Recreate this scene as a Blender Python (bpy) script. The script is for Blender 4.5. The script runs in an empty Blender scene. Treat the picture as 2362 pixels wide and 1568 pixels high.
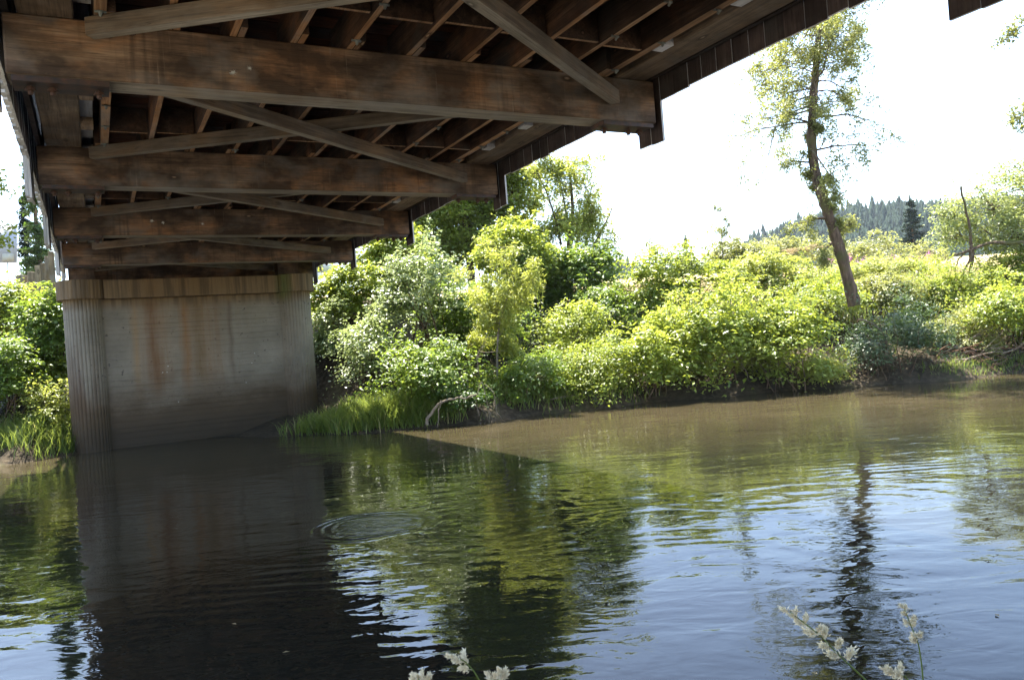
import bpy, bmesh, math, random
import numpy as np
from mathutils import Matrix, Vector

scene = bpy.context.scene
COL = scene.collection
R = math.radians

# ------------------------------------------------------------------ camera geometry (surveyed from the photograph)
FPX, YAW, PITCH, ROLL = 1822.9, .486, .004, -.077        # focal length in pixels of a 2362 px wide picture
CAM = np.array([-3.157, 0.0, 2.19])                      # water level is z = 0, the bridge runs along +Y

def ray(px, py):
    u = (px - 1181) / FPX; v = (py - 784) / FPX
    c, s = math.cos(-ROLL), math.sin(-ROLL); u, v = u*c - v*s, u*s + v*c
    x, y2, z2 = u, 1.0, -v
    c, s = math.cos(PITCH), math.sin(PITCH); y = y2*c - z2*s; z = y2*s + z2*c
    c, s = math.cos(YAW), math.sin(YAW)
    return np.array([x*c + y*s, -x*s + y*c, z])

def at(px, py, d):            # point d metres ahead
    return CAM + ray(px, py) * d
FWD = np.array([math.sin(YAW), math.cos(YAW), 0]); RGT = np.array([math.cos(YAW), -math.sin(YAW), 0])
def rf(r, f, z=0.0):          # right / forward coordinates to world
    return np.array([CAM[0] + RGT[0]*r + FWD[0]*f, RGT[1]*r + FWD[1]*f, z])
def to_rf(x, y):
    dx, dy = x - CAM[0], y - CAM[1]
    return dx*RGT[0] + dy*RGT[1], dx*FWD[0] + dy*FWD[1]

cam_d = bpy.data.cameras.new('camera'); cam = bpy.data.objects.new('camera', cam_d); COL.objects.link(cam)
fw = Vector(ray(1181, 784)).normalized()
rt = (Vector(ray(1181 + FPX, 784)) - Vector(ray(1181, 784))).normalized()
up = rt.cross(fw)
m = Matrix((rt, up, -fw)).transposed().to_4x4(); m.translation = Vector(CAM); cam.matrix_world = m
cam_d.sensor_width = 36; cam_d.lens = FPX / 2362 * 36; cam_d.clip_start = .05; cam_d.clip_end = 3000
scene.camera = cam

# ------------------------------------------------------------------ sky, sun, exposure
SUN_EL, SUN_AZ = 66.0, 6.5       # azimuth measured from +Y towards +X
world = bpy.data.worlds.new('World'); scene.world = world; world.use_nodes = True
nt = world.node_tree; nt.nodes.clear()
sky = nt.nodes.new('ShaderNodeTexSky'); sky.sky_type = 'NISHITA'; sky.sun_disc = False
sky.sun_elevation = R(SUN_EL); sky.sun_rotation = R(SUN_AZ); sky.air_density = 1.0; sky.dust_density = 1.6; sky.ozone_density = 2.2
bg = nt.nodes.new('ShaderNodeBackground'); bg.inputs[1].default_value = .135
wo = nt.nodes.new('ShaderNodeOutputWorld')
nt.links.new(sky.outputs[0], bg.inputs[0]); nt.links.new(bg.outputs[0], wo.inputs[0])
sun_d = bpy.data.lights.new('sun', 'SUN'); sun = bpy.data.objects.new('sun', sun_d); COL.objects.link(sun)
sun_d.energy = 5.0; sun_d.angle = R(.5); sun_d.color = (1, .95, .86)
sv = Vector((math.sin(R(SUN_AZ))*math.cos(R(SUN_EL)), math.cos(R(SUN_AZ))*math.cos(R(SUN_EL)), math.sin(R(SUN_EL))))
sun.rotation_euler = sv.to_track_quat('Z', 'Y').to_euler(); sun.location = (0, 0, 60)
scene.view_settings.view_transform = 'Standard'; scene.view_settings.look = 'None'
scene.view_settings.exposure = 2.35; scene.view_settings.gamma = 1; scene.view_settings.use_curve_mapping = False
cy = scene.cycles
cy.max_bounces = 8; cy.diffuse_bounces = 4; cy.glossy_bounces = 3; cy.transmission_bounces = 4
cy.transparent_max_bounces = 4; cy.volume_bounces = 0
cy.sample_clamp_indirect = 4; cy.blur_glossy = .6; cy.use_denoising = True

# ------------------------------------------------------------------ material helpers
class NT:
    def __init__(s, name):
        s.m = bpy.data.materials.new(name); s.m.use_nodes = True; s.t = s.m.node_tree; s.t.nodes.clear()
        s.out = s.n('OutputMaterial')
    def n(s, kind, **kw):
        nd = s.t.nodes.new('ShaderNode' + kind)
        for k, v in kw.items():
            if k.startswith('i_'):
                key = k[2:]; key = int(key) if key.isdigit() else key.replace('_', ' ')
                s.put(nd, key, v)
            else: setattr(nd, k, v)
        return nd
    def put(s, nd, key, v):
        if isinstance(v, bpy.types.NodeSocket): s.t.links.new(v, nd.inputs[key])
        elif isinstance(v, bpy.types.Node): s.t.links.new(v.outputs[0], nd.inputs[key])
        else: nd.inputs[key].default_value = v
    def math(s, op, a, b=0.0, c=None):
        nd = s.n('Math', operation=op); s.put(nd, 0, a); s.put(nd, 1, b)
        if c is not None: s.put(nd, 2, c)
        return nd.outputs[0]
    def ramp(s, f, *stops):
        nd = s.n('ValToRGB'); s.put(nd, 0, f); e = nd.color_ramp.elements
        while len(e) < len(stops): e.new(.5)
        for el, (p, c) in zip(e, stops):
            el.position = p; el.color = (c if len(c) == 4 else (*c, 1)) if hasattr(c, '__len__') else (c, c, c, 1)
        return nd.outputs[0]
    def mix(s, f, a, b, mode='MIX'):
        nd = s.n('Mix', data_type='RGBA', blend_type=mode); s.put(nd, 0, f)
        s.put(nd, 6, a if not isinstance(a, tuple) else (*a, 1)); s.put(nd, 7, b if not isinstance(b, tuple) else (*b, 1))
        return nd.outputs[2]
    def coords(s, scale=(1, 1, 1), loc=None, kind='Object'):
        tc = s.n('TexCoord'); mp = s.n('Mapping'); s.t.links.new(tc.outputs[kind], mp.inputs[0])
        mp.inputs['Scale'].default_value = scale
        if loc is not None: s.put(mp, 'Location', loc)
        return mp.outputs[0]
    def noise(s, vec, scale=1., detail=4., rough=.55, dist=0.):
        nd = s.n('TexNoise'); s.put(nd, 'Vector', vec); nd.inputs['Scale'].default_value = scale
        nd.inputs['Detail'].default_value = detail; nd.inputs['Roughness'].default_value = rough
        nd.inputs['Distortion'].default_value = dist
        return nd.outputs[0]
    def bump(s, h, strength=.5, dist=.01, normal=None):
        nd = s.n('Bump'); s.put(nd, 'Height', h); nd.inputs['Strength'].default_value = strength
        nd.inputs['Distance'].default_value = dist
        if normal is not None: s.put(nd, 'Normal', normal)
        return nd.outputs[0]
    def done(s, col, rough=.8, spec=.3, normal=None, metal=0.):
        p = s.n('BsdfPrincipled'); s.put(p, 'Base Color', col if not isinstance(col, tuple) else (*col, 1))
        s.put(p, 'Roughness', rough); s.put(p, 'Specular IOR Level', spec); s.put(p, 'Metallic', metal)
        if normal is not None: s.put(p, 'Normal', normal)
        s.t.links.new(p.outputs[0], s.out.inputs[0]); return s.m

def wood(name, dark, mid, light, axis=0, stain=.5, rough=.85, vertical_drips=False, orange=None, spec=.25, cracks=True):
    s = NT(name)
    oi = s.n('ObjectInfo'); cx = s.n('CombineXYZ')
    s.put(cx, 0, s.math('MULTIPLY', oi.outputs['Random'], 31.7)); s.put(cx, 1, s.math('MULTIPLY', oi.outputs['Random'], 17.3)); s.put(cx, 2, s.math('MULTIPLY', oi.outputs['Random'], 7.9))
    sc = [14., 14., 14.]; sc[axis] = .9
    g = s.noise(s.coords(tuple(sc), cx.outputs[0]), 1., 5, .62, .6)
    sc2 = [46., 46., 46.]; sc2[axis] = 1.6
    fine = s.noise(s.coords(tuple(sc2), cx.outputs[0]), 1., 3, .7, .2)
    sc3 = [1.9, 1.9, 1.9]; sc3[axis] = 1.0
    patch = s.noise(s.coords(tuple(sc3), cx.outputs[0]), 1., 5, .6, .4)
    c = s.ramp(g, (.28, dark), (.5, mid), (.75, light))
    if orange: c = s.mix(s.ramp(patch, (.47, 0.), (.66, .85)), c, orange)
    c = s.mix(s.math('MULTIPLY', s.ramp(s.noise(s.coords((.9, 1.3, 1.6), cx.outputs[0]), 1.4, 5, .6), (.42, 1.), (.62, 0.)), stain), c, tuple(x*.33 for x in dark))
    if vertical_drips:
        v = s.noise(s.coords((9., 9., .55)), 1., 4, .6)
        c = s.mix(s.ramp(v, (.52, 0.), (.72, .65)), c, tuple(x*.45 for x in dark))
        v2 = s.noise(s.coords((26., 9., .8), (3., 1., 2.)), 1., 2, .6)
        c = s.mix(s.ramp(v2, (.68, 0.), (.78, .35)), c, (.30, .24, .18))
        sp = s.noise(s.coords((9., 9., 12.)), 1., 2, .5)
        c = s.mix(s.ramp(sp, (.74, 0.), (.80, .6)), c, tuple(x*.5 for x in light))
    c = s.mix(s.ramp(fine, (.3, .45), (.6, 0.)), c, tuple(x*.5 for x in dark))
    if cracks:
        sc4 = [20., 20., 20.]; sc4[axis] = .55
        cr = s.noise(s.coords(tuple(sc4), cx.outputs[0]), .8, 2, .5, .9)
        crk = s.ramp(cr, (.485, 0.), (.5, 1.), (.515, 0.))
        c = s.mix(s.math('MULTIPLY', crk, .55), c, tuple(x*.2 for x in dark))
    gp = s.noise(s.coords((1.1, 1.1, 1.7), cx.outputs[0]), 1.1, 4, .6, .3)
    c = s.mix(s.ramp(gp, (.52, 0.), (.7, .55)), c, tuple((mid[0] + mid[1] + mid[2])/3*q_ for q_ in (1.15, 1.08, .98)))
    sck = [2.6, 2.6, 2.6]; sck[axis] = 1.1
    vo = s.n('TexVoronoi'); s.put(vo, 'Vector', s.coords(tuple(sck), cx.outputs[0])); vo.inputs['Scale'].default_value = 1.
    dn = s.math('ADD', vo.outputs['Distance'], s.math('MULTIPLY', fine, .05))
    c = s.mix(s.ramp(dn, (.06, .0), (.085, .75), (.11, .55), (.17, 0.)), c, tuple(x*.3 for x in dark))
    c = s.mix(s.ramp(dn, (.05, .7), (.075, 0.)), c, light)
    tone = s.math('MULTIPLY_ADD', oi.outputs['Random'], .5, .75)
    hs = s.n('HueSaturation'); s.put(hs, 'Color', c); s.put(hs, 'Value', tone)
    nrm = s.bump(s.math('ADD', s.math('MULTIPLY', g, .7), fine), .55, .012)
    return s.done(hs.outputs[0], rough, spec, nrm)

M = {}
M['beam'] = wood('beam_wood', (.08, .052, .034), (.19, .12, .074), (.32, .22, .14), 0, .85, .82, True, (.36, .175, .075))
M['under'] = wood('beam_underside_lit_wood', (.15, .125, .095), (.28, .24, .185), (.40, .35, .28), 0, .3, .85, False, (.30, .22, .14))  # undersides: lighter grey has the water's bounce light painted in
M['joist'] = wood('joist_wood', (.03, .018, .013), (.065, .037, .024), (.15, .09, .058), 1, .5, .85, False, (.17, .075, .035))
M['joist_lit'] = wood('joist_lower_edge_lit_wood', (.19, .10, .05), (.42, .24, .125), (.6, .42, .26), 1, .3, .85, False, (.42, .20, .08))  # lower faces: light bounced up off the water is put into this paler orange
M['brace'] = wood('brace_wood', (.085, .066, .05), (.16, .125, .093), (.26, .21, .155), 0, .45, .85, False, (.22, .14, .08))
M['deck'] = wood('deck_wood', (.05, .02, .012), (.17, .062, .032), (.28, .11, .055), 0, .6, .85, False, (.22, .08, .035))
M['chord'] = wood('chord_wood', (.12, .085, .062), (.26, .19, .13), (.40, .29, .20), 1, .5, .85, False, (.26, .17, .10))
M['siding'] = wood('siding_wood_inside', (.045, .032, .028), (.085, .06, .052), (.13, .095, .08), 2, .6, .85, False, None)
M['sidingw'] = wood('siding_painted_outside', (.42, .40, .37), (.62, .60, .56), (.72, .70, .66), 2, .12, .7, False, None, .3)
M['whitepaint'] = wood('white_painted_boards', (.45, .44, .46), (.6, .59, .62), (.68, .67, .68), 1, .2, .7, False, None, .3)
M['postwood'] = wood('weathered_post_wood', (.16, .13, .085), (.28, .22, .14), (.38, .32, .22), 2, .35, .85, False, (.3, .2, .1))

def steel(name, c, rust):
    s = NT(name); v = s.coords((6, 6, 6)); n = s.noise(v, 1, 5, .6)
    return s.done(s.mix(s.ramp(n, (.4, 0.), (.65, 1.)), c, rust), .6, .4, s.bump(n, .3, .003), .2)
M['iron'] = steel('rusted_iron', (.03, .024, .022), (.085, .04, .022))
M['galv'] = steel('galvanised_clip', (.22, .24, .22), (.13, .12, .10))
M['signback'] = steel('sign_aluminium', (.42, .43, .44), (.36, .37, .38))

def concrete():
    s = NT('weathered_concrete')
    v = s.coords()
    sx = s.n('SeparateXYZ'); s.put(sx, 0, v); X, Y, Z = sx.outputs
    big = s.noise(v, 1.1, 6, .6); fine = s.noise(v, 22, 4, .65)
    c = s.ramp(big, (.3, (.155, .135, .10)), (.6, (.235, .205, .155)), (.8, (.30, .27, .21)))
    c = s.mix(s.ramp(fine, (.3, .35), (.6, 0.)), c, (.17, .155, .13))
    pits = s.noise(v, 9, 2, .5)
    c = s.mix(s.ramp(pits, (.67, 0.), (.71, .7)), c, (.06, .05, .045))
    jl = s.noise(s.coords((1.6, 1.6, 34.)), 1, 4, .65)
    c = s.mix(s.ramp(jl, (.62, 0.), (.67, .55)), c, (.09, .08, .065))
    # rust runs under the beam seats and dark runs from the cap
    st = s.noise(s.coords((5.5, 2.5, .22)), 1, 5, .62, .3)
    win = s.ramp(s.math('MULTIPLY_ADD', X, .13, .5), (.22, 0.), (.34, 1.), (.62, 1.), (.72, 0.))
    zwin = s.ramp(s.math('MULTIPLY', Z, .2), (.24, 0.), (.42, 1.))
    rm = s.math('MULTIPLY', s.math('MULTIPLY', s.ramp(st, (.50, 0.), (.60, 1.)), win), zwin)
    c = s.mix(s.math('MULTIPLY', rm, .25), c, (.16, .08, .032))
    # two wide named rust runs and one thin dark one
    for x0, w, k, cc in ((-1.2, .75, .45, (.26, .15, .07)), (.15, .85, .45, (.25, .145, .07)), (-1.25, .26, .9, (.13, .06, .022)), (-.35, .22, .7, (.22, .11, .04)), (.02, .26, .8, (.14, .09, .04)), (.95, .11, .6, (.10, .065, .04)), (-1.75, .16, .5, (.28, .17, .07))):
        wv = s.math('ADD', X, s.math('MULTIPLY', s.math('SUBTRACT', s.noise(s.coords((1, 1, .8)), 1.3, 3, .5), .5), .35))
        dd = s.math('DIVIDE', s.math('ABSOLUTE', s.math('SUBTRACT', wv, x0)), w)
        mk = s.math('MULTIPLY', s.math('MULTIPLY', s.ramp(dd, (.0, 1.), (1.5, 0.)), zwin), s.ramp(s.noise(s.coords((6, 3, .8)), 1, 5, .7), (.3, .45), (.65, 1.)))
        c = s.mix(s.math('MULTIPLY', mk, min(1., k*1.15)), c, cc)
    dk = s.noise(s.coords((7, 4, .35), (2, 5, 1)), 1, 4, .6)
    top = s.ramp(s.math('MULTIPLY', Z, .2), (.80, 0.), (.87, 1.))
    c = s.mix(s.math('MULTIPLY', top, .85), c, (.17, .108, .05))
    c = s.mix(s.math('MULTIPLY', s.ramp(dk, (.42, 0.), (.60, .6)), top), c, (.045, .033, .02))
    ms = s.ramp(s.math('MULTIPLY_ADD', X, .13, .5), (.80, 0.), (.84, .7), (.88, 0.))
    c = s.mix(s.math('MULTIPLY', ms, top), c, (.09, .12, .03))
    # column iron stain on the left column
    lc = s.ramp(s.math('MULTIPLY_ADD', X, .13, .5), (.10, 1.), (.19, 0.))
    c = s.mix(s.math('MULTIPLY', s.math('MULTIPLY', s.ramp(st, (.36, 0.), (.52, 1.)), lc), s.ramp(s.math('MULTIPLY', Z, .2), (.2, 1.), (.66, 0.))), c, (.07, .036, .022))
    # silt and damp from floods, a stain with a ragged line of its own
    zz = s.math('ADD', Z, s.math('MULTIPLY', s.math('SUBTRACT', s.noise(s.coords((.7, .7, 1.3)), 1, 6, .7), .5), 2.0))
    c = s.mix(s.ramp(s.math('MULTIPLY', zz, .2), (.20, .95), (.46, 0.)), c, (.085, .058, .032))
    c = s.mix(s.ramp(s.math('MULTIPLY', zz, .2), (.06, .92), (.27, 0.)), c, (.05, .038, .024))
    joints = s.math('PINGPONG', Z, .11)
    h = s.math('ADD', s.math('MULTIPLY', fine, .5), s.math('MULTIPLY', s.noise(s.coords((2, 2, 14)), 1, 3, .6), .8))
    return s.done(c, .9, .25, s.bump(h, .5, .012))
M['concrete'] = concrete()

def leaf_mat(name, a, b, trans, tmix=.42, rough=.42, spec=.55, c3=None):
    s = NT(name)
    at_ = s.n('Attribute', attribute_name='tint')
    c = s.ramp(at_.outputs['Fac'], (0., a), (.85, b), (1., c3 or b))
    geo = s.n('NewGeometry')
    nz = s.noise(geo.outputs['Position'], .9, 3, .6)
    hs = s.n('HueSaturation'); s.put(hs, 'Color', c)
    s.put(hs, 'Value', s.math('MULTIPLY_ADD', nz, .9, .55)); s.put(hs, 'Hue', s.math('MULTIPLY_ADD', nz, -.05, .525))
    p = s.n('BsdfPrincipled'); s.put(p, 'Base Color', hs.outputs[0]); s.put(p, 'Roughness', rough); s.put(p, 'Specular IOR Level', spec)
    tr = s.n('BsdfTranslucent'); s.put(tr, 'Color', s.mix(.5, hs.outputs[0], trans, 'MIX'))
    mx = s.n('MixShader'); s.put(mx, 0, tmix); s.t.links.new(p.outputs[0], mx.inputs[1]); s.t.links.new(tr.outputs[0], mx.inputs[2])
    s.t.links.new(mx.outputs[0], s.out.inputs[0]); return s.m
L = {}
L['green'] = leaf_mat('leaf_green', (.05, .11, .015), (.17, .25, .045), (.38, .48, .04), .46, .42, .45)
L['bright'] = leaf_mat('leaf_bright_green', (.09, .155, .018), (.30, .36, .065), (.54, .58, .05), .48, .42, .45)
L['silver'] = leaf_mat('leaf_silvery', (.11, .17, .05), (.36, .42, .20), (.45, .52, .14), .38, .34, .8)
L['willow'] = leaf_mat('leaf_pale_willow', (.12, .16, .04), (.31, .34, .12), (.46, .5, .1), .42, .45, .5)
L['yellow'] = leaf_mat('leaf_yellow_green', (.15, .20, .03), (.36, .39, .09), (.6, .62, .08), .48)
L['dark'] = leaf_mat('leaf_dark_green', (.022, .06, .012), (.07, .125, .022), (.16, .26, .02), .38, .42, .45)
L['blue'] = leaf_mat('leaf_blue_green', (.04, .075, .03), (.10, .15, .06), (.13, .2, .04), .34)
L['olive'] = leaf_mat('leaf_olive', (.09, .12, .03), (.29, .30, .10), (.48, .48, .09), .42)
L['conifer'] = leaf_mat('needle_green', (.005, .014, .008), (.015, .030, .016), (.02, .04, .015), .12, .8, .08)
L['grass'] = leaf_mat('grass_blade', (.06, .11, .02), (.20, .26, .06), (.36, .42, .06), .42, .5, .4, (.38, .32, .16))
L['straw'] = leaf_mat('dry_straw', (.32, .24, .12), (.55, .45, .27), (.5, .4, .2), .3, .7, .2)
L['pink'] = leaf_mat('pink_petals', (.42, .12, .3), (.6, .22, .45), (.5, .15, .35), .3)
L['flower'] = leaf_mat('yellow_petals', (.6, .42, .03), (.75, .55, .06), (.7, .5, .05), .3)
L['seed'] = leaf_mat('seed_head', (.66, .60, .42), (.85, .80, .62), (.8, .72, .5), .35, .7, .2)
L['cream'] = leaf_mat('cream_blossom', (.42, .42, .22), (.6, .58, .34), (.5, .5, .25), .3, .7, .2)

def bark(name, a, b, moss=None):
    s = NT(name); v = s.coords((7, 7, 1.6)); n = s.noise(v, 1.5, 5, .65, .4)
    c = s.ramp(n, (.3, a), (.65, b))
    if moss: c = s.mix(s.ramp(s.noise(s.coords(), 1.3, 4, .6), (.5, 0.), (.62, .8)), c, moss)
    return s.done(c, .9, .2, s.bump(n, .8, .02))
M['bark'] = bark('bark_brown', (.035, .022, .015), (.17, .115, .075), (.10, .10, .03))
M['barkgrey'] = bark('bark_grey', (.13, .11, .085), (.30, .26, .21))
M['deadwood'] = bark('bleached_dead_wood', (.11, .085, .06), (.27, .22, .16))
M['reddead'] = bark('reddish_dead_twigs', (.09, .05, .03), (.22, .13, .08))

def ground_mat():
    s = NT('bank_soil_and_field'); g = s.n('NewGeometry'); p = g.outputs['Position']
    n = s.noise(p, 1.2, 6, .6); n2 = s.noise(p, 8, 4, .6)
    c = s.ramp(n, (.3, (.02, .016, .01)), (.55, (.045, .034, .02)), (.75, (.045, .05, .018)))
    c = s.mix(s.ramp(n2, (.45, 0.), (.7, .5)), c, (.13, .10, .065))
    sx = s.n('SeparateXYZ'); s.put(sx, 0, p)
    fld = s.ramp(s.math('MULTIPLY', sx.outputs[2], .1), (.44, 0.), (.5, 1.))
    dry = s.ramp(s.noise(p, .35, 5, .6), (.35, (.36, .28, .13)), (.6, (.46, .37, .18)), (.8, (.22, .24, .08)))
    vm = s.n('VectorMath', operation='DOT_PRODUCT'); s.put(vm, 0, p); vm.inputs[1].default_value = tuple(FWD)
    near = s.ramp(s.math('MULTIPLY', s.math('ADD', vm.outputs['Value'], 0.), .1), (.55, 1.), (.75, 0.))
    bounce_gravel = s.ramp(n2, (.3, (.14, .12, .085)), (.7, (.26, .23, .17)))  # near bank out of view, made pale to reflect fill onto the beams
    return s.done(s.mix(near, s.mix(fld, c, dry), bounce_gravel), .95, .15, s.bump(n2, .6, .03))
M['ground'] = ground_mat()

def water_mat():
    s = NT('river_water'); g = s.n('NewGeometry'); p = g.outputs['Position']
    mp = s.n('Mapping'); s.put(mp, 'Vector', p); mp.inputs['Rotation'].default_value = (0, 0, YAW)
    P = mp.outputs[0]                             # x across the view (along the river), y towards the far bank
    def st(vec, sc):
        q = s.n('Mapping'); s.put(q, 'Vector', vec); q.inputs['Scale'].default_value = sc; return q.outputs[0]
    calm = s.ramp(s.noise(st(P, (.22, .35, 1)), 1, 3, .5, .6), (.33, .45), (.6, 1.))
    fine = s.noise(st(P, (4.2, 6.5, 1)), 1, 2, .5, .8)
    mid = s.noise(st(P, (1.2, 2.0, 1)), 1, 2, .5, 1.3)
    big = s.noise(st(P, (.45, .8, 1)), 1, 2, .5, .8)
    h = s.math('MULTIPLY', s.math('MULTIPLY', fine, .0026), calm)
    h = s.math('ADD', h, s.math('MULTIPLY', s.math('MULTIPLY', mid, .0085), calm))
    h = s.math('ADD', h, s.math('MULTIPLY', big, .019))
    def ring(cx, cy, wave, amp, rad, width):
        vm = s.n('VectorMath', operation='DISTANCE'); s.put(vm, 0, p); vm.inputs[1].default_value = (cx, cy, 0)
        r = s.math('ADD', vm.outputs['Value'], s.math('MULTIPLY', s.noise(p, 1.7, 2, .5), .25))
        env = s.math('POWER', 2.718, s.math('MULTIPLY', s.math('POWER', s.math('DIVIDE', s.math('SUBTRACT', r, rad), width), 2.), -1.))
        return s.math('MULTIPLY', s.math('MULTIPLY', s.math('SINE', s.math('MULTIPLY', r, 6.283/wave)), env), amp)
    h = s.math('ADD', h, s.math('MULTIPLY', ring(-.15, 9.9, .15, .0050, .80, .17), s.ramp(s.noise(st(P, (1.1, 1.4, 1)), 1, 2, .5), (.38, .1), (.6, 1.))))
    vm2 = s.n('VectorMath', operation='DISTANCE'); s.put(vm2, 0, p); vm2.inputs[1].default_value = (-.1, 9.95, 0)
    chop = s.math('MULTIPLY', s.noise(st(P, (6., 9., 1)), 1, 4, .6, .4), s.ramp(vm2.outputs['Value'], (.35, 1.), (.85, 0.)))
    h = s.math('ADD', h, s.math('MULTIPLY', chop, .02))
    h = s.math('ADD', h, ring(1.2, 9.2, .30, .0012, 1.5, .7))
    h = s.math('ADD', h, ring(4.2, 6.0, .5, .0012, 1.6, 1.0))
    # standing ripple train across the sunlit part, roughly parallel with the bank
    sy = s.n('SeparateXYZ'); s.put(sy, 0, P)
    wv = s.math('SINE', s.math('ADD', s.math('MULTIPLY', sy.outputs[1], 24.), s.math('MULTIPLY', s.noise(st(P, (.35, .5, 1)), 1, 3, .5), 16.)))
    msk = s.ramp(s.noise(st(P, (.25, .45, 1), ), 1.3, 2, .5, .3), (.5, 0.), (.66, 1.))
    h = s.math('ADD', h, s.math('MULTIPLY', s.math('MULTIPLY', wv, .0011), msk))
    nrm = s.bump(h, 1., 1.)
    silt = s.noise(p, .5, 5, .65, .5)
    c = s.ramp(silt, (.3, (.042, .034, .017)), (.7, (.062, .050, .027)))
    c = s.mix(s.ramp(s.noise(p, 5, 4, .7), (.62, 0.), (.75, .25)), c, (.06, .038, .015))
    sf = s.n('SeparateXYZ'); s.put(sf, 0, P)       # shallows over pale silt along the far bank, deep dark channel nearer
    q_ = s.math('ADD', s.math('MULTIPLY', sf.outputs[1], .05), s.math('MULTIPLY', s.noise(st(P, (.25, .25, 1)), 1, 3, .5), .16))
    c = s.mix(s.ramp(q_, (.66, 0.), (1.08, 1.)), (.012, .0115, .008), c)
    d = s.n('BsdfDiffuse'); s.put(d, 'Color', c)
    gl = s.n('BsdfGlossy'); gl.inputs['Roughness'].default_value = .006; s.put(gl, 'Normal', nrm)
    fr = s.n('Fresnel'); fr.inputs['IOR'].default_value = 1.39; s.put(fr, 'Normal', nrm)
    mx = s.n('MixShader'); s.put(mx, 0, fr.outputs[0]); s.t.links.new(d.outputs[0], mx.inputs[1]); s.t.links.new(gl.outputs[0], mx.inputs[2])
    s.t.links.new(mx.outputs[0], s.out.inputs[0]); return s.m
M['water'] = water_mat()
def flat(name, c, rough=.7, spec=.3):
    s = NT(name); n = s.noise(s.coords(), 6, 4, .6)
    return s.done(s.mix(n, tuple(x*.8 for x in c), c), rough, spec, s.bump(n, .2, .004))
M['white'] = flat('white_paint', (.75, .74, .70), .5); M['dropping'] = flat('chalky_white', (.6, .6, .55), .9, .1)
M['wire'] = flat('wire_aluminium', (.30, .31, .33), .6)

# ------------------------------------------------------------------ object helpers
def link(o, parent=None):
    COL.objects.link(o)
    if parent is not None: o.parent = parent
    return o
def tag(o, label=None, cat=None, group=None, kind=None):
    if label: o['label'] = label
    if cat: o['category'] = cat
    if group: o['group'] = group
    if kind: o['kind'] = kind
    return o
def empty(name, loc=(0, 0, 0), label=None, cat=None, group=None):
    o = bpy.data.objects.new(name, None); o.location = tuple(loc); o.empty_display_size = .3
    link(o); return tag(o, label, cat, group)
def mesh_np(name, V, F, mat, parent=None, tint=None, loc=None, smooth=False, kind=None):
    """V (n,3) world coordinates, F list or (m,k) array of same-size faces"""
    V = np.asarray(V, float); org = np.zeros(3)
    if parent is not None: org = np.array(parent.matrix_basis.translation) if parent.parent is None else org
    if parent is not None and parent.parent is not None:
        q = parent
        while q is not None: org = org + np.array(q.matrix_basis.translation); q = q.parent
    if loc is not None and parent is None: org = np.array(loc, float)
    me = bpy.data.meshes.new(name); W = (V - org).astype(np.float32)
    F = np.asarray(F, np.int32); k = F.shape[1]
    me.vertices.add(len(W)); me.vertices.foreach_set('co', W.ravel())
    me.loops.add(F.size); me.loops.foreach_set('vertex_index', F.ravel())
    me.polygons.add(len(F)); me.polygons.foreach_set('loop_start', np.arange(0, F.size, k, dtype=np.int32))
    if tint is not None:
        a = me.attributes.new('tint', 'FLOAT', 'FACE'); a.data.foreach_set('value', np.asarray(tint, np.float32))
    me.update(calc_edges=True)
    if smooth: me.shade_smooth()
    me.materials.append(mat)
    o = bpy.data.objects.new(name, me)
    if loc is not None and parent is None: o.location = tuple(loc)
    link(o, parent)
    if kind: o['kind'] = kind
    return o

_box = {}
def box_mesh(name, sx, sy, sz, mats, bev=0., inner=None, under=False):
    key = (name, round(sx, 4), round(sy, 4), round(sz, 4), tuple(m_.name for m_ in mats), bev, inner, under)
    if key in _box: return _box[key]
    bm = bmesh.new(); bmesh.ops.create_cube(bm, size=1); bmesh.ops.scale(bm, vec=(sx, sy, sz), verts=bm.verts)
    if inner is not None:        # the face looking along -inner or +inner in x gets the second material
        for f in bm.faces:
            if f.normal.x * inner > .5: f.material_index = 1
    if under:
        for f in bm.faces:
            if f.normal.z < -.5: f.material_index = 1
    if bev: bmesh.ops.bevel(bm, geom=bm.edges[:], offset=bev, segments=1, affect='EDGES')
    me = bpy.data.meshes.new(name); bm.to_mesh(me); bm.free()
    for m_ in mats: me.materials.append(m_)
    _box[key] = me; return me
def box(name, lo, hi, mat, parent=None, bev=0., rot=None, inner=None, under=False):
    lo, hi = np.array(lo, float), np.array(hi, float); c = (lo + hi)/2; s = hi - lo
    mats = mat if isinstance(mat, (list, tuple)) else [mat]
    o = bpy.data.objects.new(name, box_mesh(name, *s, mats, bev, inner, under))
    p = parent; off = np.zeros(3)
    while p is not None: off += np.array(p.location); p = p.parent
    o.location = tuple(c - off)
    if rot: o.rotation_euler = rot
    return link(o, parent)

def tube(path, rad, sides=6, cap=True):
    """rings along a path; returns V, F(quads)"""
    path = np.asarray(path, float); n = len(path); rad = np.broadcast_to(rad, (n,)).astype(float)
    T = np.gradient(path, axis=0); T /= np.linalg.norm(T, axis=1)[:, None] + 1e-9
    ref = np.array([0, 0, 1.]) if abs(T[:, 2]).mean() < .8 else np.array([1., 0, 0])
    A = np.cross(T, ref); A /= np.linalg.norm(A, axis=1)[:, None] + 1e-9; B = np.cross(T, A)
    th = np.linspace(0, 2*np.pi, sides, endpoint=False)
    V = path[:, None] + rad[:, None, None]*(A[:, None]*np.cos(th)[None, :, None] + B[:, None]*np.sin(th)[None, :, None])
    V = V.reshape(-1, 3); i = np.arange(n-1)[:, None]*sides; j = np.arange(sides)[None]; k = (j+1) % sides
    F = np.stack([i+j, i+k, i+sides+k, i+sides+j], -1).reshape(-1, 4)
    return V, F
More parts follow.
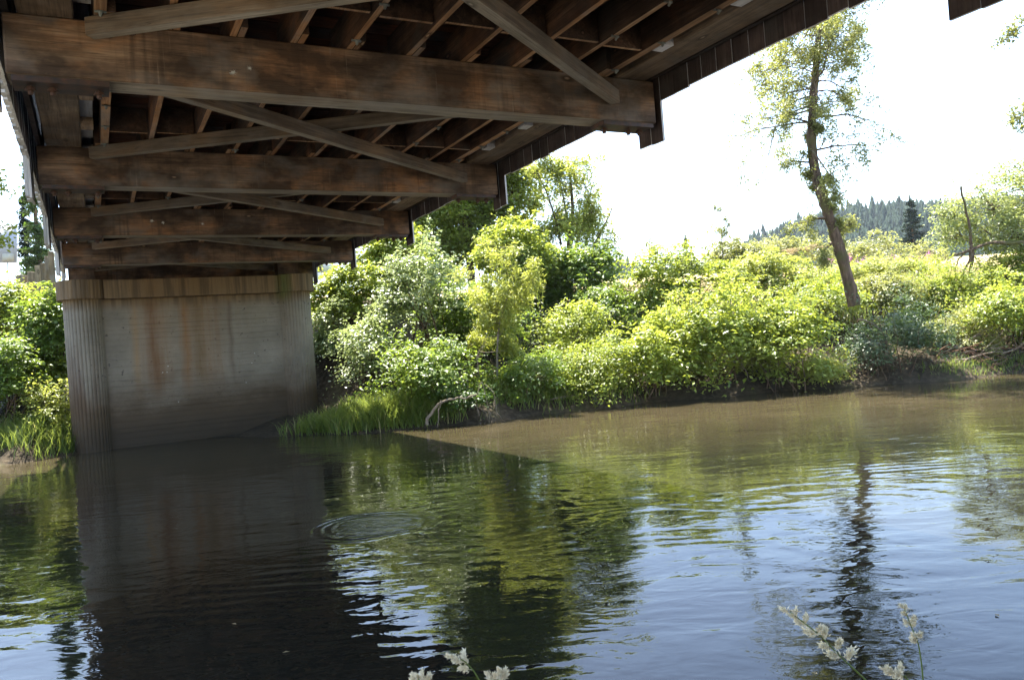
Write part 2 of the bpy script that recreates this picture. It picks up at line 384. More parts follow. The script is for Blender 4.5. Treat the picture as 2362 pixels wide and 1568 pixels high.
class Geo:
    def __init__(s): s.V = []; s.F = []; s.n = 0
    def add(s, V, F): s.V.append(V); s.F.append(F + s.n); s.n += len(V)
    def build(s, name, mat, parent=None, **kw):
        return mesh_np(name, np.concatenate(s.V), np.concatenate(s.F), mat, parent, **kw)

def leaf_geo(rng, P, N, size, aspect=.55, axis=None, droop=.35, fold=.18):
    """two-triangle folded leaves at points P with face directions N"""
    n = len(P); size = np.broadcast_to(size, (n,)) * rng.uniform(.65, 1.25, n)
    N = N / (np.linalg.norm(N, axis=1)[:, None] + 1e-9)
    A = rng.normal(size=(n, 3)) if axis is None else axis + rng.normal(size=(n, 3))*.35
    A[:, 2] -= droop
    A -= (A*N).sum(1)[:, None]*N; A /= np.linalg.norm(A, axis=1)[:, None] + 1e-9
    S = np.cross(N, A); Lg = size[:, None]; W = Lg*aspect*.5
    up_ = N*W*fold*2
    V = np.stack([P, P + A*Lg*.42 + S*W + up_, P + A*Lg - N*Lg*.12, P + A*Lg*.42 - S*W + up_], 1).reshape(-1, 3)
    b = np.arange(n)[:, None]*4
    F = np.concatenate([b + np.array([[0, 1, 2]]), b + np.array([[0, 2, 3]])], 1).reshape(-1, 3)
    return V, F
def leaves(rng, name, P, N, size, mat, parent, aspect=.55, axis=None, droop=.35, tint=None, kind='stuff'):
    V, F = leaf_geo(rng, P, N, size, aspect, axis, droop)
    if tint is None: tint = np.clip(rng.normal(.45, .26, len(P)), 0, 1)
    return mesh_np(name, V, F, mat, parent, tint=np.repeat(tint, 2), kind=kind)

def dirs(rng, n, zmin=-1.):
    z = rng.uniform(zmin, 1, n); a = rng.uniform(0, 2*np.pi, n); r = np.sqrt(1 - z*z)
    return np.stack([r*np.cos(a), r*np.sin(a), z], 1)
def lump(D, ph, k=2.3):
    """smooth bumpiness of a direction field"""
    v = 0
    for i in range(4):
        w = ph[i]; v = v + np.sin(D @ w[:3]*k*(1 + .6*i) + w[3]*9)/(1 + i*.6)
    return v/2.2

CLUMPN = 30
def bush(name, px, py, rx, ry, d, mat, label, cat='bush', group=None, depth=1.0, size=.075, dens=1., clump=.30, aspect=.55,
         shoots=8, inner=.35, droop=.35, twigs=True, seed=0, ground=True, zbase=None, shape=.22):
    """a shrub whose silhouette is centred on a bearing d metres out, radii in picture units"""
    rng = np.random.default_rng(int((px + 500)*7 + py*13 + seed*101 + 5)); size = size*1.12
    c = at(px, py, d); k = d/FPX; RX, RZ = rx*k, ry*k; RY = RX*depth
    base = np.array([c[0], c[1], c[2] - RZ*.9])
    e = empty(name, base, label, cat, group)
    ph = rng.normal(size=(4, 4))
    area = 2*np.pi*((RX*RY)**.8 + 2*(RX*RZ)**.8)
    nc = int(area*9.0*dens*(.27/clump)**2)
    nlob = int(np.clip(5 + area*.22, 5, 16)); LD = dirs(rng, nlob, -.45); LS = rng.uniform(.34, .62, nlob); LR = rng.uniform(.50, .78, nlob)
    li = rng.integers(0, nlob, nc); D = dirs(rng, nc, -.55); rad = 1 + shape*.8*lump(D, ph)
    rad = rad*np.where(rng.random(nc) < inner, rng.uniform(.45, .9, nc), rng.uniform(.88, 1.08, nc))
    Q = LD[li]*LR[li][:, None] + D*LS[li][:, None]*rad[:, None]
    low = Q[:, 2] < 0; hz = np.hypot(Q[:, 0], Q[:, 1]) + 1e-6; f_ = np.where(low, np.clip(hz, .35, 1)**-.35, 1.)
    Cc = c + RGT[None]*(Q[:, :1]*f_[:, None])*RX + FWD[None]*(Q[:, 1:2]*f_[:, None])*RY + np.array([[0, 0, 1.]])*Q[:, 2:3]*RZ
    Dn = RGT[None]*D[:, :1] + FWD[None]*D[:, 1:2] + np.array([[0, 0, 1.]])*D[:, 2:3]
    nl = rng.integers(CLUMPN//2, int(CLUMPN*1.5), nc)
    idx = np.repeat(np.arange(nc), nl); n = len(idx)
    cs = clump*rng.uniform(.45, 1.5, nc)
    off = rng.normal(size=(n, 3))*np.array([1, 1, .30])*.6
    P = Cc[idx] + off*cs[idx][:, None] - np.array([0, 0, 1.])*(off[:, 0]**2 + off[:, 1]**2)[:, None]*cs[idx][:, None]*.35
    Nn = np.array([0, 0, 1.0]) + Dn[idx]*.42 + rng.normal(size=(n, 3))*.34
    # shoots poking out of the outline
    g = Geo(); SP = []; SN = []
    for _ in range(shoots):
        dd = dirs(rng, 1, .1)[0]; start = c + (RGT*dd[0]*RX + FWD*dd[1]*RY + np.array([0, 0, dd[2]*RZ]))*.85
        ln = rng.uniform(.35, 1.0)*min(1., RZ); up_ = np.array([dd[0]*.5, dd[1]*.5, 1.]) + rng.normal(size=3)*.25
        t = np.linspace(0, 1, 5)[:, None]; path = start + up_*t*ln + rng.normal(size=(5, 3))*.03
        g.add(*tube(path, np.linspace(.010, .003, 5), 3))
        m_ = rng.integers(14, 34); tt = rng.uniform(.15, 1, m_)[:, None]
        SP.append(start + up_*tt*ln + rng.normal(size=(m_, 3))*.07); SN.append(rng.normal(size=(m_, 3)) + [0, 0, .8])
    if SP:
        P = np.concatenate([P] + SP); Nn = np.concatenate([Nn] + SN)
    ctint = np.clip(rng.normal(.45, .16, nc) + rng.normal(0, .18, nlob)[li], 0, 1)
    tint = np.concatenate([np.clip(ctint[idx] + rng.normal(0, .18, n), 0, 1), rng.uniform(.3, 1, len(P) - n)])
    keep = P[:, 2] > .04
    lsz = np.concatenate([(size*rng.uniform(.72, 1.35, nlob))[li][idx], np.full(len(P) - n, size*.9)])
    leaves(rng, 'foliage', P[keep], Nn[keep], lsz[keep], L[mat], e, aspect, droop=droop, tint=tint[keep])
    if twigs:
        ns = int(6 + RX*5)
        for _ in range(ns):
            dd = dirs(rng, 1, -.1)[0]; end = c + (RGT*dd[0]*RX + FWD*dd[1]*RY + np.array([0, 0, dd[2]*RZ]))*rng.uniform(.7, .98)
            b0 = base + RGT*rng.normal()*RX*.25 + FWD*rng.normal()*RY*.25
            b0[2] = min(b0[2], c[2] - RZ*.5)
            t = np.linspace(0, 1, 6)[:, None]; bow = np.array([0, 0, 1.])*(t*(1 - t))*RZ*.5
            g.add(*tube(b0 + (end - b0)*t + bow + rng.normal(size=(6, 3))*.04, np.linspace(.028, .006, 6), 4))
    if g.n: g.build('branches', M['bark'], e, kind='stuff')
    return e

def path_px(pts, d):
    dd = np.broadcast_to(d, (len(pts),))
    return np.array([at(p[0], p[1], q) for p, q in zip(pts, dd)])
def resample(P, n):
    P = np.asarray(P, float); s = np.r_[0, np.cumsum(np.linalg.norm(np.diff(P, axis=0), axis=1))]
    t = np.linspace(0, s[-1], n)
    Q = np.stack([np.interp(t, s, P[:, i]) for i in range(3)], 1)
    for _ in range(2): Q[1:-1] = (Q[:-2] + 2*Q[1:-1] + Q[2:])/4
    return Q
def limb(rng, start, direc, length, r0, gravity=-.2, wob=.35, n=9):
    P = [np.array(start, float)]; v = np.array(direc, float); v /= np.linalg.norm(v); st = length/(n - 1)
    for i in range(n - 1):
        v = v + rng.normal(size=3)*wob*.5 + np.array([0, 0, gravity])*.18; v /= np.linalg.norm(v)
        P.append(P[-1] + v*st)
    return np.array(P), np.linspace(r0, r0*.22, n)
def branched(rng, g, start, direc, length, r0, depth, tips, gravity, wob, kids=4):
    P, r = limb(rng, start, direc, length, r0, gravity, wob, 8)
    g.add(*tube(P, r, 5 if r0 > .03 else 3))
    if depth == 0:
        tips.append(P[2:]); return
    tips.append(P[5:])
    for _ in range(kids):
        i = rng.integers(2, 8); v = P[min(i, 7)] - P[i-1]; v /= np.linalg.norm(v) + 1e-9
        dv = v + rng.normal(size=3)*.75
        branched(rng, g, P[i-1], dv, length*rng.uniform(.35, .6), max(r[i-1]*.6, .004), depth - 1, tips, gravity, wob, kids)

# ================================================================== SETTING
BANK = np.array([(-600, 45), (-60, 30), (-25, 22), (-13.6, 20.8), (-12.4, 22.9), (-9.6, 24.3), (-8.7, 24.2), (-7.2, 22.9), (-4.6, 22.3), (-2.7, 22.0), (-.4, 22.9), (4.0, 24.7), (9.9, 25.2),
                 (12.3, 24.4), (16.2, 25.0), (30, 27), (80, 34), (600, 60)], float)
def bank_f(r): return np.interp(r, BANK[:, 0], BANK[:, 1]) + .25*np.sin(r*1.7) * (np.abs(r + 10) > 4)
def ground_z(r, f):
    r = np.asarray(r, float); f = np.asarray(f, float); s = f - bank_f(r)
    z = np.interp(s, [-40, -6, -1.2, 0, .5, 1.6, 3.5, 8, 12, 60, 130, 600], [-1.6, -1.5, -.35, 0, .35, .85, 1.4, 2.8, 3.8, 8.0, 13, 22])
    flatz = np.interp(s, [-40, -6, -1, 0, 3.2, 4.6, 8, 12, 60, 130, 600], [-1.6, -1.5, -.3, 0, .5, 2.2, 4.3, 4.9, 8.0, 12, 20])
    w = np.exp(-((r + 8.5)/4.6)**4)
    z = z*(1 - w) + flatz*w
    nb = np.interp(f, [-60, -12, -3, 1.0, 2.2, 3.2, 6], [5.2, 4.9, 1.6, .75, .25, -.35, -1.6])
    z = np.where(f < 6, np.maximum(nb, -1.6) if True else z, z)
    z = z + np.where(s > .3, .10*np.sin(r*1.9 + f)*np.cos(f*1.4 - r*.6), 0)
    return z
rr = np.unique(np.concatenate([np.linspace(-600, -60, 20), np.linspace(-60, -20, 30), np.arange(-20, 24, .45), np.linspace(24, 80, 40), np.linspace(80, 600, 20)]))
ff = np.unique(np.concatenate([np.linspace(-60, -4, 20), np.arange(-4, 6.5, .4), np.linspace(7, 18, 10), np.arange(18.4, 42, .4), np.linspace(42, 120, 50), np.linspace(120, 640, 30)]))
RRg, FFg = np.meshgrid(rr, ff); Zg = ground_z(RRg, FFg)
Vg = np.stack([CAM[0] + RGT[0]*RRg + FWD[0]*FFg, RGT[1]*RRg + FWD[1]*FFg, Zg], -1).reshape(-1, 3)
nr, nf = len(rr), len(ff); i = np.arange(nf-1)[:, None]*nr; j = np.arange(nr-1)[None]
Fg = np.stack([i+j, i+j+1, i+nr+j+1, i+nr+j], -1).reshape(-1, 4)
tag(mesh_np('ground', Vg, Fg, M['ground'], smooth=True), kind='structure')
Vw = np.array([rf(-600, -20), rf(600, -20), rf(600, 90), rf(-600, 90)]); Vw[:, 2] = 0
tag(mesh_np('water', Vw, [[0, 1, 2, 3]], M['water']), kind='structure')

# far hills and their forest
def hill_el(px):   # crest height in picture units above the horizon
    return np.interp(px, [600, 1300, 1420, 1480, 1600, 1700, 1760, 1850, 1950, 2050, 2160, 2300, 2500, 2900], [40, 60, 140, 135, 120, 155, 185, 205, 222, 232, 238, 236, 220, 180])
hr = np.linspace(-160, 520, 90); hf = np.linspace(230, 520, 24)
HR, HF = np.meshgrid(hr, hf)
def hill_z(r, f):
    px = 1181 + r/f*FPX; crest = 2.19 + hill_el(px)/FPX*400 - 2.0
    t = np.clip((f - 230)/170, 0, 1); return 12 + (crest - 12)*(t*t*(3 - 2*t)) + 2.0*np.sin(r*.05) 
HZ = hill_z(HR, HF)
Vh = np.stack([CAM[0] + RGT[0]*HR + FWD[0]*HF, RGT[1]*HR + FWD[1]*HF, HZ], -1).reshape(-1, 3)
i = np.arange(23)[:, None]*90; j = np.arange(89)[None]
M['hill'] = flat('forest_floor', (.03, .045, .02), .95, .1)
tag(mesh_np('hills', Vh, np.stack([i+j, i+j+1, i+90+j+1, i+90+j], -1).reshape(-1, 4), M['hill'], smooth=True), kind='structure')

def conifer_geo(rng, pos, h, w, tiers=7, sides=9):
    Vs, Fs, n = [], [], 0
    for t in range(tiers):
        z0 = h*(.12 + .82*t/tiers); rr_ = w*(1 - t/tiers)**.85*rng.uniform(.8, 1.15) + .03*w; z1 = min(z0 + h*1.9/tiers, h)
        a = np.linspace(0, 2*np.pi, sides, endpoint=False) + rng.uniform(0, 6)
        rad = rr_*rng.uniform(.55, 1.15, sides)
        ring = np.stack([rad*np.cos(a), rad*np.sin(a), np.full(sides, z0) - rad*.25 + rng.normal(size=sides)*h*.012], 1)
        Vs.append(np.concatenate([ring, [[0, 0, z1]]]) + pos)
        q = np.arange(sides); Fs.append(np.stack([q, (q+1) % sides, np.full(sides, sides)], 1) + n); n += sides + 1
    return np.concatenate(Vs), np.concatenate(Fs)
rng = np.random.default_rng(5); g = Geo()
NFOR = 5200
for _ in range(NFOR):
    f = rng.uniform(236, 430); px = rng.uniform(1400, 2480); r = (px - 1181)/FPX*f
    h = rng.uniform(3.5, 8.0)*(1.0 if rng.random() > .08 else 1.4); z = hill_z(r, f)
    g.add(*conifer_geo(rng, rf(r, f, z - .5), h, h*rng.uniform(.2, .34), 5, 6))
V, F = np.concatenate(g.V), np.concatenate(g.F)
tint = np.repeat(rng.uniform(0, 1, NFOR), 30)
fo = mesh_np('forest', V, F, L['conifer'], tint=tint)
tag(fo, 'dark conifer forest covering the distant hillside', 'forest', kind='stuff')

# ================================================================== BRIDGE
BY = {k: 8.36 + 4.72*k for k in range(-3, 5)}; BT = .36
ZB, ZT = 4.98, 5.54
bridge = empty('covered_bridge', (0, 8.36, 4.98), 'brown timber covered bridge seen from below, spanning the river onto the concrete pier', 'bridge')
def bolt(parent, x, y, z, r=.035, h=.02, axis='y'):
    bm = bmesh.new(); bmesh.ops.create_cone(bm, cap_ends=True, segments=8, radius1=r, radius2=r*.8, depth=h)
    bm2 = bmesh.ops.create_cone(bm, cap_ends=True, segments=6, radius1=r*.5, radius2=r*.5, depth=h*3.2)
    me = bpy.data.meshes.new('bolt'); bm.to_mesh(me); bm.free(); me.materials.append(M['iron']); return me
BOLT = bolt(None, 0, 0, 0)
def put_bolt(parent, p, axis='y', s=1.):
    o = bpy.data.objects.new('bolt', BOLT); q = parent; off = np.zeros(3)
    while q is not None: off += np.array(q.location); q = q.parent
    o.location = tuple(np.array(p) - off); o.scale = (s, s, s)
    if axis == 'y': o.rotation_euler = (R(90), 0, 0)
    link(o, parent)
rng = np.random.default_rng(11); rnd = random.Random(3)
beams = {}
for k in range(-2, 5):
    y = BY[k]
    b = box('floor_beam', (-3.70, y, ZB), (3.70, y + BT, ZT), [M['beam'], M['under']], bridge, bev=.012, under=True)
    beams[k] = b
    for sgn in (-1, 1):
        x0, x1 = sorted((sgn*3.66, sgn*2.86))
        box('steel_plate', (x0, y + .02, ZB - .055), (x1, y + BT - .02, ZB - .002), M['iron'], b)
        for xx in (3.52, 3.34, 2.95):
            put_bolt(b, (sgn*xx, y + .16, ZB - .085), 'z', 1.5)
    for xx in (-2.83, -2.64, 2.72, 2.9):
        put_bolt(b, (xx, y - .012 - (.11 if abs(xx) < 2.8 else 0), ZT - (.11 if xx < 0 else .24)), 'y', 1.2)
# splats of chalky droppings on the nearest beams
def splat(parent, x, y, z, r, seed):
    rg = np.random.default_rng(seed); n = 44; V = [[0, 0, 0]]; 
    for q in range(n):
        a = 2*np.pi*q/n; rad = r*(rg.uniform(.5, 1.25) if q % 2 else .28)
        V.append([math.cos(a)*rad, -.003, math.sin(a)*rad*.8 - (.3*r if rg.random() < .07 else 0)])
    V = np.array(V) + [x, y - .003, z]
    F = [[0, 1 + (q+1) % n, 1 + q] for q in range(n)]
    mesh_np('bird_dropping', V, F, M['dropping'], parent)
splat(beams[0], -1.72, 8.36, 5.16, .045, 1); splat(beams[0], -1.55, 8.36, 5.22, .035, 2)
splat(beams[2], -1.93, 17.80, 5.28, .06, 3); splat(beams[2], -1.72, 17.80, 5.24, .05, 4); splat(beams[2], -.95, 17.80, 5.22, .045, 5)

JX = [-2.90, -2.30, -1.69, -1.08, -.47, .22, .90, 1.58, 2.24, 2.90]
for k in range(-2, 5):
    y0, y1 = (BY[k-1] if k > -2 else BY[-3]) - .25, BY[k] + BT + .22
    for n, x in enumerate(JX):
        xo = x + (.075 if k % 2 else 0)*(1 if n < 9 else -1)
        w = .036 if 0 < n < 9 else .056
        j = box('joist', (xo - w, y0, ZT + .002), (xo + w, y1, ZT + .40), [M['joist'], M['joist_lit']], bridge, bev=.004, under=True)
        if n in (0, 9) or (n + k) % 4 == 0:
            for yy in np.arange(y0 + 1.0, y1 - .6, .93):
                cc = Geo()
                V, F = tube([(xo - .05, yy, ZT - .006), (xo + .05, yy, ZT - .006)], .014, 5); cc.add(V, F)
                V, F = tube([(xo, yy - .035, ZT - .01), (xo, yy, ZT - .05)], [.026, .012], 6); cc.add(V, F)
                cc.build('deck_clip', M['galv'], j)
    ym = BY[k] - 4.72
    for t in (.36, .80):
        for n in range(9):
            a, b_ = JX[n] + .06, JX[n+1] - .06
            if k % 2: a += .075; b_ += (.075 if n < 8 else -.075)
            if rnd.random() < .15 and t > .5: continue
            yy = ym + 4.72*t + (.0 if n % 2 else .06)
            box('blocking', (a, yy, ZT + .015), (b_, yy + .045, ZT + .36), [M['joist'], M['joist_lit']], bridge, under=True)
    for sgn in (-1, 1):
        for t in (.2, .48, .76):
            a, b_ = sorted((sgn*2.965, sgn*3.118))
            box('spacer', (a, ym + 4.72*t, ZT + .005), (b_, ym + 4.72*t + .22, ZT + .12), M['whitepaint'] if sgn > 0 else M['chord'], bridge)
# sway braces between the floor beams
def bar(name, a, b, w, h, mat, parent, bev=.006):
    a, b = np.array(a, float), np.array(b, float); d = b - a; ln = np.linalg.norm(d)
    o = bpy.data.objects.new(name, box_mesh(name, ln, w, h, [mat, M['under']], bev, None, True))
    q = parent; off = np.zeros(3)
    while q is not None: off += np.array(q.location); q = q.parent
    o.location = tuple((a + b)/2 - off); o.rotation_euler = (0, -math.asin(d[2]/ln), math.atan2(d[1], d[0])); return link(o, parent)
for k in range(-1, 5):
    yf, yn = BY[k] - .06, BY[k-1] + BT + .06
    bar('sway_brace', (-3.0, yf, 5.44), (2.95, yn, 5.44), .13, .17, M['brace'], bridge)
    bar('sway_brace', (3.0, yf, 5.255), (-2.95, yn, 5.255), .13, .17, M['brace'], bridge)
# bottom chords, deck, housing
for sgn in (-1, 1):
    a, b_ = sorted((sgn*3.12, sgn*3.58))
    for k in range(-2, 5, 2):
        y0 = BY[k-1]; y1 = min(BY[k-1] + 2*4.72, 27.9) - .006
        box('bottom_chord', (a, y0, ZT + .003), (b_, y1, ZT + .44), M['chord'], bridge, bev=.015)
    a, b_ = sorted((sgn*3.64, sgn*3.70))
    box('girt', (a, BY[-3], ZT + .02), (b_, 27.9, ZT + .26), M['siding'], bridge)
    for k in range(-1, 5):
        g = Geo()
        for q in (0, 1):
            g.add(*tube([(sgn*3.61, BY[k] + .1 + q*.2, ZB - .02), (sgn*3.61, BY[k] + .1 + q*.2, ZT + .8)], .016, 6))
        g.build('hanger_rod', M['iron'], bridge)
    a, b_ = sorted((sgn*2.95, sgn*3.60))
    a, b_ = sorted((sgn*2.968, sgn*3.112))
    for k in range(-1, 5):
        box('housing_board', (a, BY[k-1] + .45, 5.665), (b_, BY[k] - .08, 5.70), M['whitepaint'], bridge)
    a, b_ = sorted((sgn*2.95, sgn*3.60))
    box('truss_housing', (a, BY[-3], 6.06), (b_, 27.9, 6.7), M['whitepaint'], bridge)
y = BY[-3]; n = 0
while y < 27.8:
    w = .285 + .012*rnd.random(); dz = rnd.uniform(-.006, .006)
    box('deck_plank', (-2.97, y, 5.945 + dz), (2.97, y + .285, 6.04 + dz), M['deck'], bridge); y += w + .008
# vertical siding boards with ragged lower ends, plus the longer boards boxing in each beam end
for sgn in (-1, 1):
    y = BY[-3]; ks = sorted(BY)
    while y < 28.2:
        w = rnd.choice((.25, .27, .29)); lo = 5.30 + rnd.uniform(-.012, .012)
        if any(BY[k] - .10 < y + w*.5 < BY[k] + (.62 if k == -1 else .50) for k in ks): lo = 4.76 + rnd.uniform(-.010, .010)
        x0, x1 = sorted((sgn*3.78, sgn*3.812)); jx = rnd.choice((0, .004, -.004))
        box('siding_board', (x0 + jx, y, round(lo, 2)), (x1 + jx, y + w - .006, 9.1 if y < 25.7 else 6.3), [M['sidingw'], M['siding']], bridge, inner=-sgn)
        if sgn < 0:   # battens on the weather side
            box('batten', (-3.868, y + .03, round(lo, 2) + .03), (-3.820, y + w - .05, 9.1 if y < 25.7 else 6.3), M['sidingw'], bridge)
        y += w
g = Geo()
for sgn in (-1, 1):
    a, b_ = (sgn*4.45, 9.35), (0, 12.3)
    for (xa, za), (xb, zb), t in (((a), (b_), .12),):
        V = np.array([(xa, -6.5, za), (xa, 26.0, za), (xb, 26.0, zb), (xb, -6.5, zb), (xa, -6.5, za + t), (xa, 26.0, za + t), (xb, 26.0, zb + t), (xb, -6.5, zb + t)])
        g.add(V, np.array([[0, 1, 2, 3], [7, 6, 5, 4], [0, 4, 5, 1], [1, 5, 6, 2], [3, 2, 6, 7], [0, 3, 7, 4]]))
g.build('roof', M['siding'], bridge)

# ================================================================== PIER
pier = empty('bridge_pier', (-.3, 26.2, 0), 'grey board-marked concrete pier with two round columns and rust streaks under the bridge', 'pier')
def column(cx, cy, r, z0, z1, groove=.012, n=96):
    th = np.linspace(0, 2*np.pi, n, endpoint=False); rad = np.where(np.arange(n) % 3 == 0, r - groove, r)
    V = []
    for z in (z0, z1): V.append(np.stack([cx + rad*np.cos(th), cy + rad*np.sin(th), np.full(n, z)], 1))
    V.append([[cx, cy, z1]]); V.append([[cx, cy, z0]]); V = np.concatenate(V); q = np.arange(n)
    F = np.concatenate([np.stack([q, (q+1) % n, n + (q+1) % n, n + q], 1), np.stack([n + q, n + (q+1) % n, np.full(n, 2*n), np.full(n, 2*n)], 1)])
    F4 = F[:n]; tri = F[n:, :3]; trib = np.stack([(q+1) % n, q, np.full(n, 2*n+1)], 1)
    return V, F4, np.concatenate([tri, trib])
def poly_obj(name, V, faces, mat, parent):
    me = bpy.data.meshes.new(name); off = np.array(parent.location)
    me.from_pydata([tuple(v) for v in (np.asarray(V) - off)], [], [tuple(int(x) for x in f) for f in faces]); me.update(); me.materials.append(mat)
    return link(bpy.data.objects.new(name, me), parent)
CY = 26.16
for cx in (-3.36, 2.72):
    V, F4, F3 = column(cx, CY, .52, -1.2, 4.40, .020); poly_obj('column', V, list(F4) + list(F3), M['concrete'], pier)
    V, F4, F3 = column(cx, CY, .66, 4.395, 4.94, .010, 108); poly_obj('column_cap', V, list(F4) + list(F3), M['concrete'], pier)
# wall with recessed board joints: each board a ledge of its own depth
rg = np.random.default_rng(8); zs = [-1.2]; 
while zs[-1] < 4.36: zs.append(min(zs[-1] + rg.uniform(.12, .27), 4.38))
prof = []
for a, b_ in zip(zs[:-1], zs[1:]):
    yo = CY - .16 + rg.uniform(-.005, .005)
    prof += [(yo + .007, a + .001), (yo, a + .006), (yo, b_ - .006), (yo + .007, b_ - .002)]
prof = np.array(prof); nx = 2
V = np.array([(x, y_, z_) for x in (-2.95, 2.32) for y_, z_ in prof]); n = len(prof)
F = [(q, n + q, n + q + 1, q + 1) for q in range(n - 1)]
b0 = len(V); V = np.concatenate([V, [(-2.95, CY + .3, -1.2), (2.32, CY + .3, -1.2), (2.32, CY + .3, 4.38), (-2.95, CY + .3, 4.38)]])
F += [(b0, b0 + 3, b0 + 2, b0 + 1), (n - 1, 2*n - 1, b0 + 2, b0 + 3)]
poly_obj('wall', V, F, M['concrete'], pier)
x0, x1, y0, y1, z0, z1 = -2.80, 2.16, CY - .42, CY + .5, 4.383, 4.925
poly_obj('cap_beam', [(x0, y0, z0), (x1, y0, z0), (x1, y1, z0), (x0, y1, z0), (x0, y0, z1), (x1, y0, z1), (x1, y1, z1), (x0, y1, z1)],
         [(3, 2, 1, 0), (4, 5, 6, 7), (0, 1, 5, 4), (1, 2, 6, 5), (2, 3, 7, 6), (3, 0, 4, 7)], M['concrete'], pier)
for x in (-3.3, 2.6):
    box('bearing_block', (x - .35, CY - .15, 4.942), (x + .30, CY + .4, 5.53), M['beam'], pier)
for q, (x, z, r) in enumerate([(-1.22, 2.30, .035), (-1.38, 2.12, .032), (-1.26, 2.12, .03), (1.32, 2.5, .03), (1.22, 2.2, .03), (1.0, 1.6, .03), (-1.0, 1.2, .03)]):
    splat(pier, x, CY - .18, z, r, 20 + q)
bk = empty('abutment', (0, 28.2, 4.9), 'dark timber abutment wall behind the pier under the bridge end', 'abutment')
for q in range(5):
    box('timber', (-3.6, 28.0, 4.2 + q*.36), (3.6, 28.3, 4.2 + q*.36 + .35), M['beam'], bk)

# ================================================================== PLANTS
def grass(name, pts_px, n, h, label, seed, mat='grass', spread=.5, cat='grass', lean=.35, wid=.012, curve=.5):
    """tufts of blades on the ground; pts in right/forward metres with radii"""
    rng = np.random.default_rng(seed); Vs = []; Fs = []; T = []
    for (r, f, rad_r, rad_f, k) in pts_px:
        m_ = int(n*k); a = rng.normal(size=(m_, 2))*.5; R_, F_ = r + a[:, 0]*rad_r, f + a[:, 1]*rad_f
        z = ground_z(R_, F_); ok = z > -.02; R_, F_, z = R_[ok], F_[ok], z[ok]; m_ = len(z)
        tc = rng.uniform(0, 6.28, m_); cl = rng.normal(size=(m_, 2))*.3
        hh = h*rng.uniform(.45, 1.15, m_); P = np.stack([CAM[0] + RGT[0]*R_ + FWD[0]*F_, RGT[1]*R_ + FWD[1]*F_, z - .03], 1)
        Lx = np.stack([np.cos(tc)*lean + cl[:, 0]*.3, np.sin(tc)*lean + cl[:, 1]*.3, np.ones(m_)], 1)*hh[:, None]
        S = np.stack([np.sin(tc), -np.cos(tc), np.zeros(m_)], 1)*wid
        mid = P + Lx*.55; tip = P + Lx*1.0 + np.stack([np.cos(tc), np.sin(tc), np.full(m_, -.5)], 1)*hh[:, None]*curve*.5
        V = np.stack([P - S, P + S, mid + S*.8, mid - S*.8, tip], 1).reshape(-1, 3); b = sum(len(v) for v in Vs) + np.arange(m_)[:, None]*5
        Vs.append(V); Fs.append(np.concatenate([b + [[0, 1, 2]], b + [[0, 2, 3]], b + [[3, 2, 4]]], 1).reshape(-1, 3))
        T.append(np.repeat(np.clip(rng.normal(.45, .28, m_), 0, 1), 3))
    o = mesh_np(name, np.concatenate(Vs), np.concatenate(Fs), L[mat], tint=np.concatenate(T))
    return tag(o, label, cat, kind='stuff')

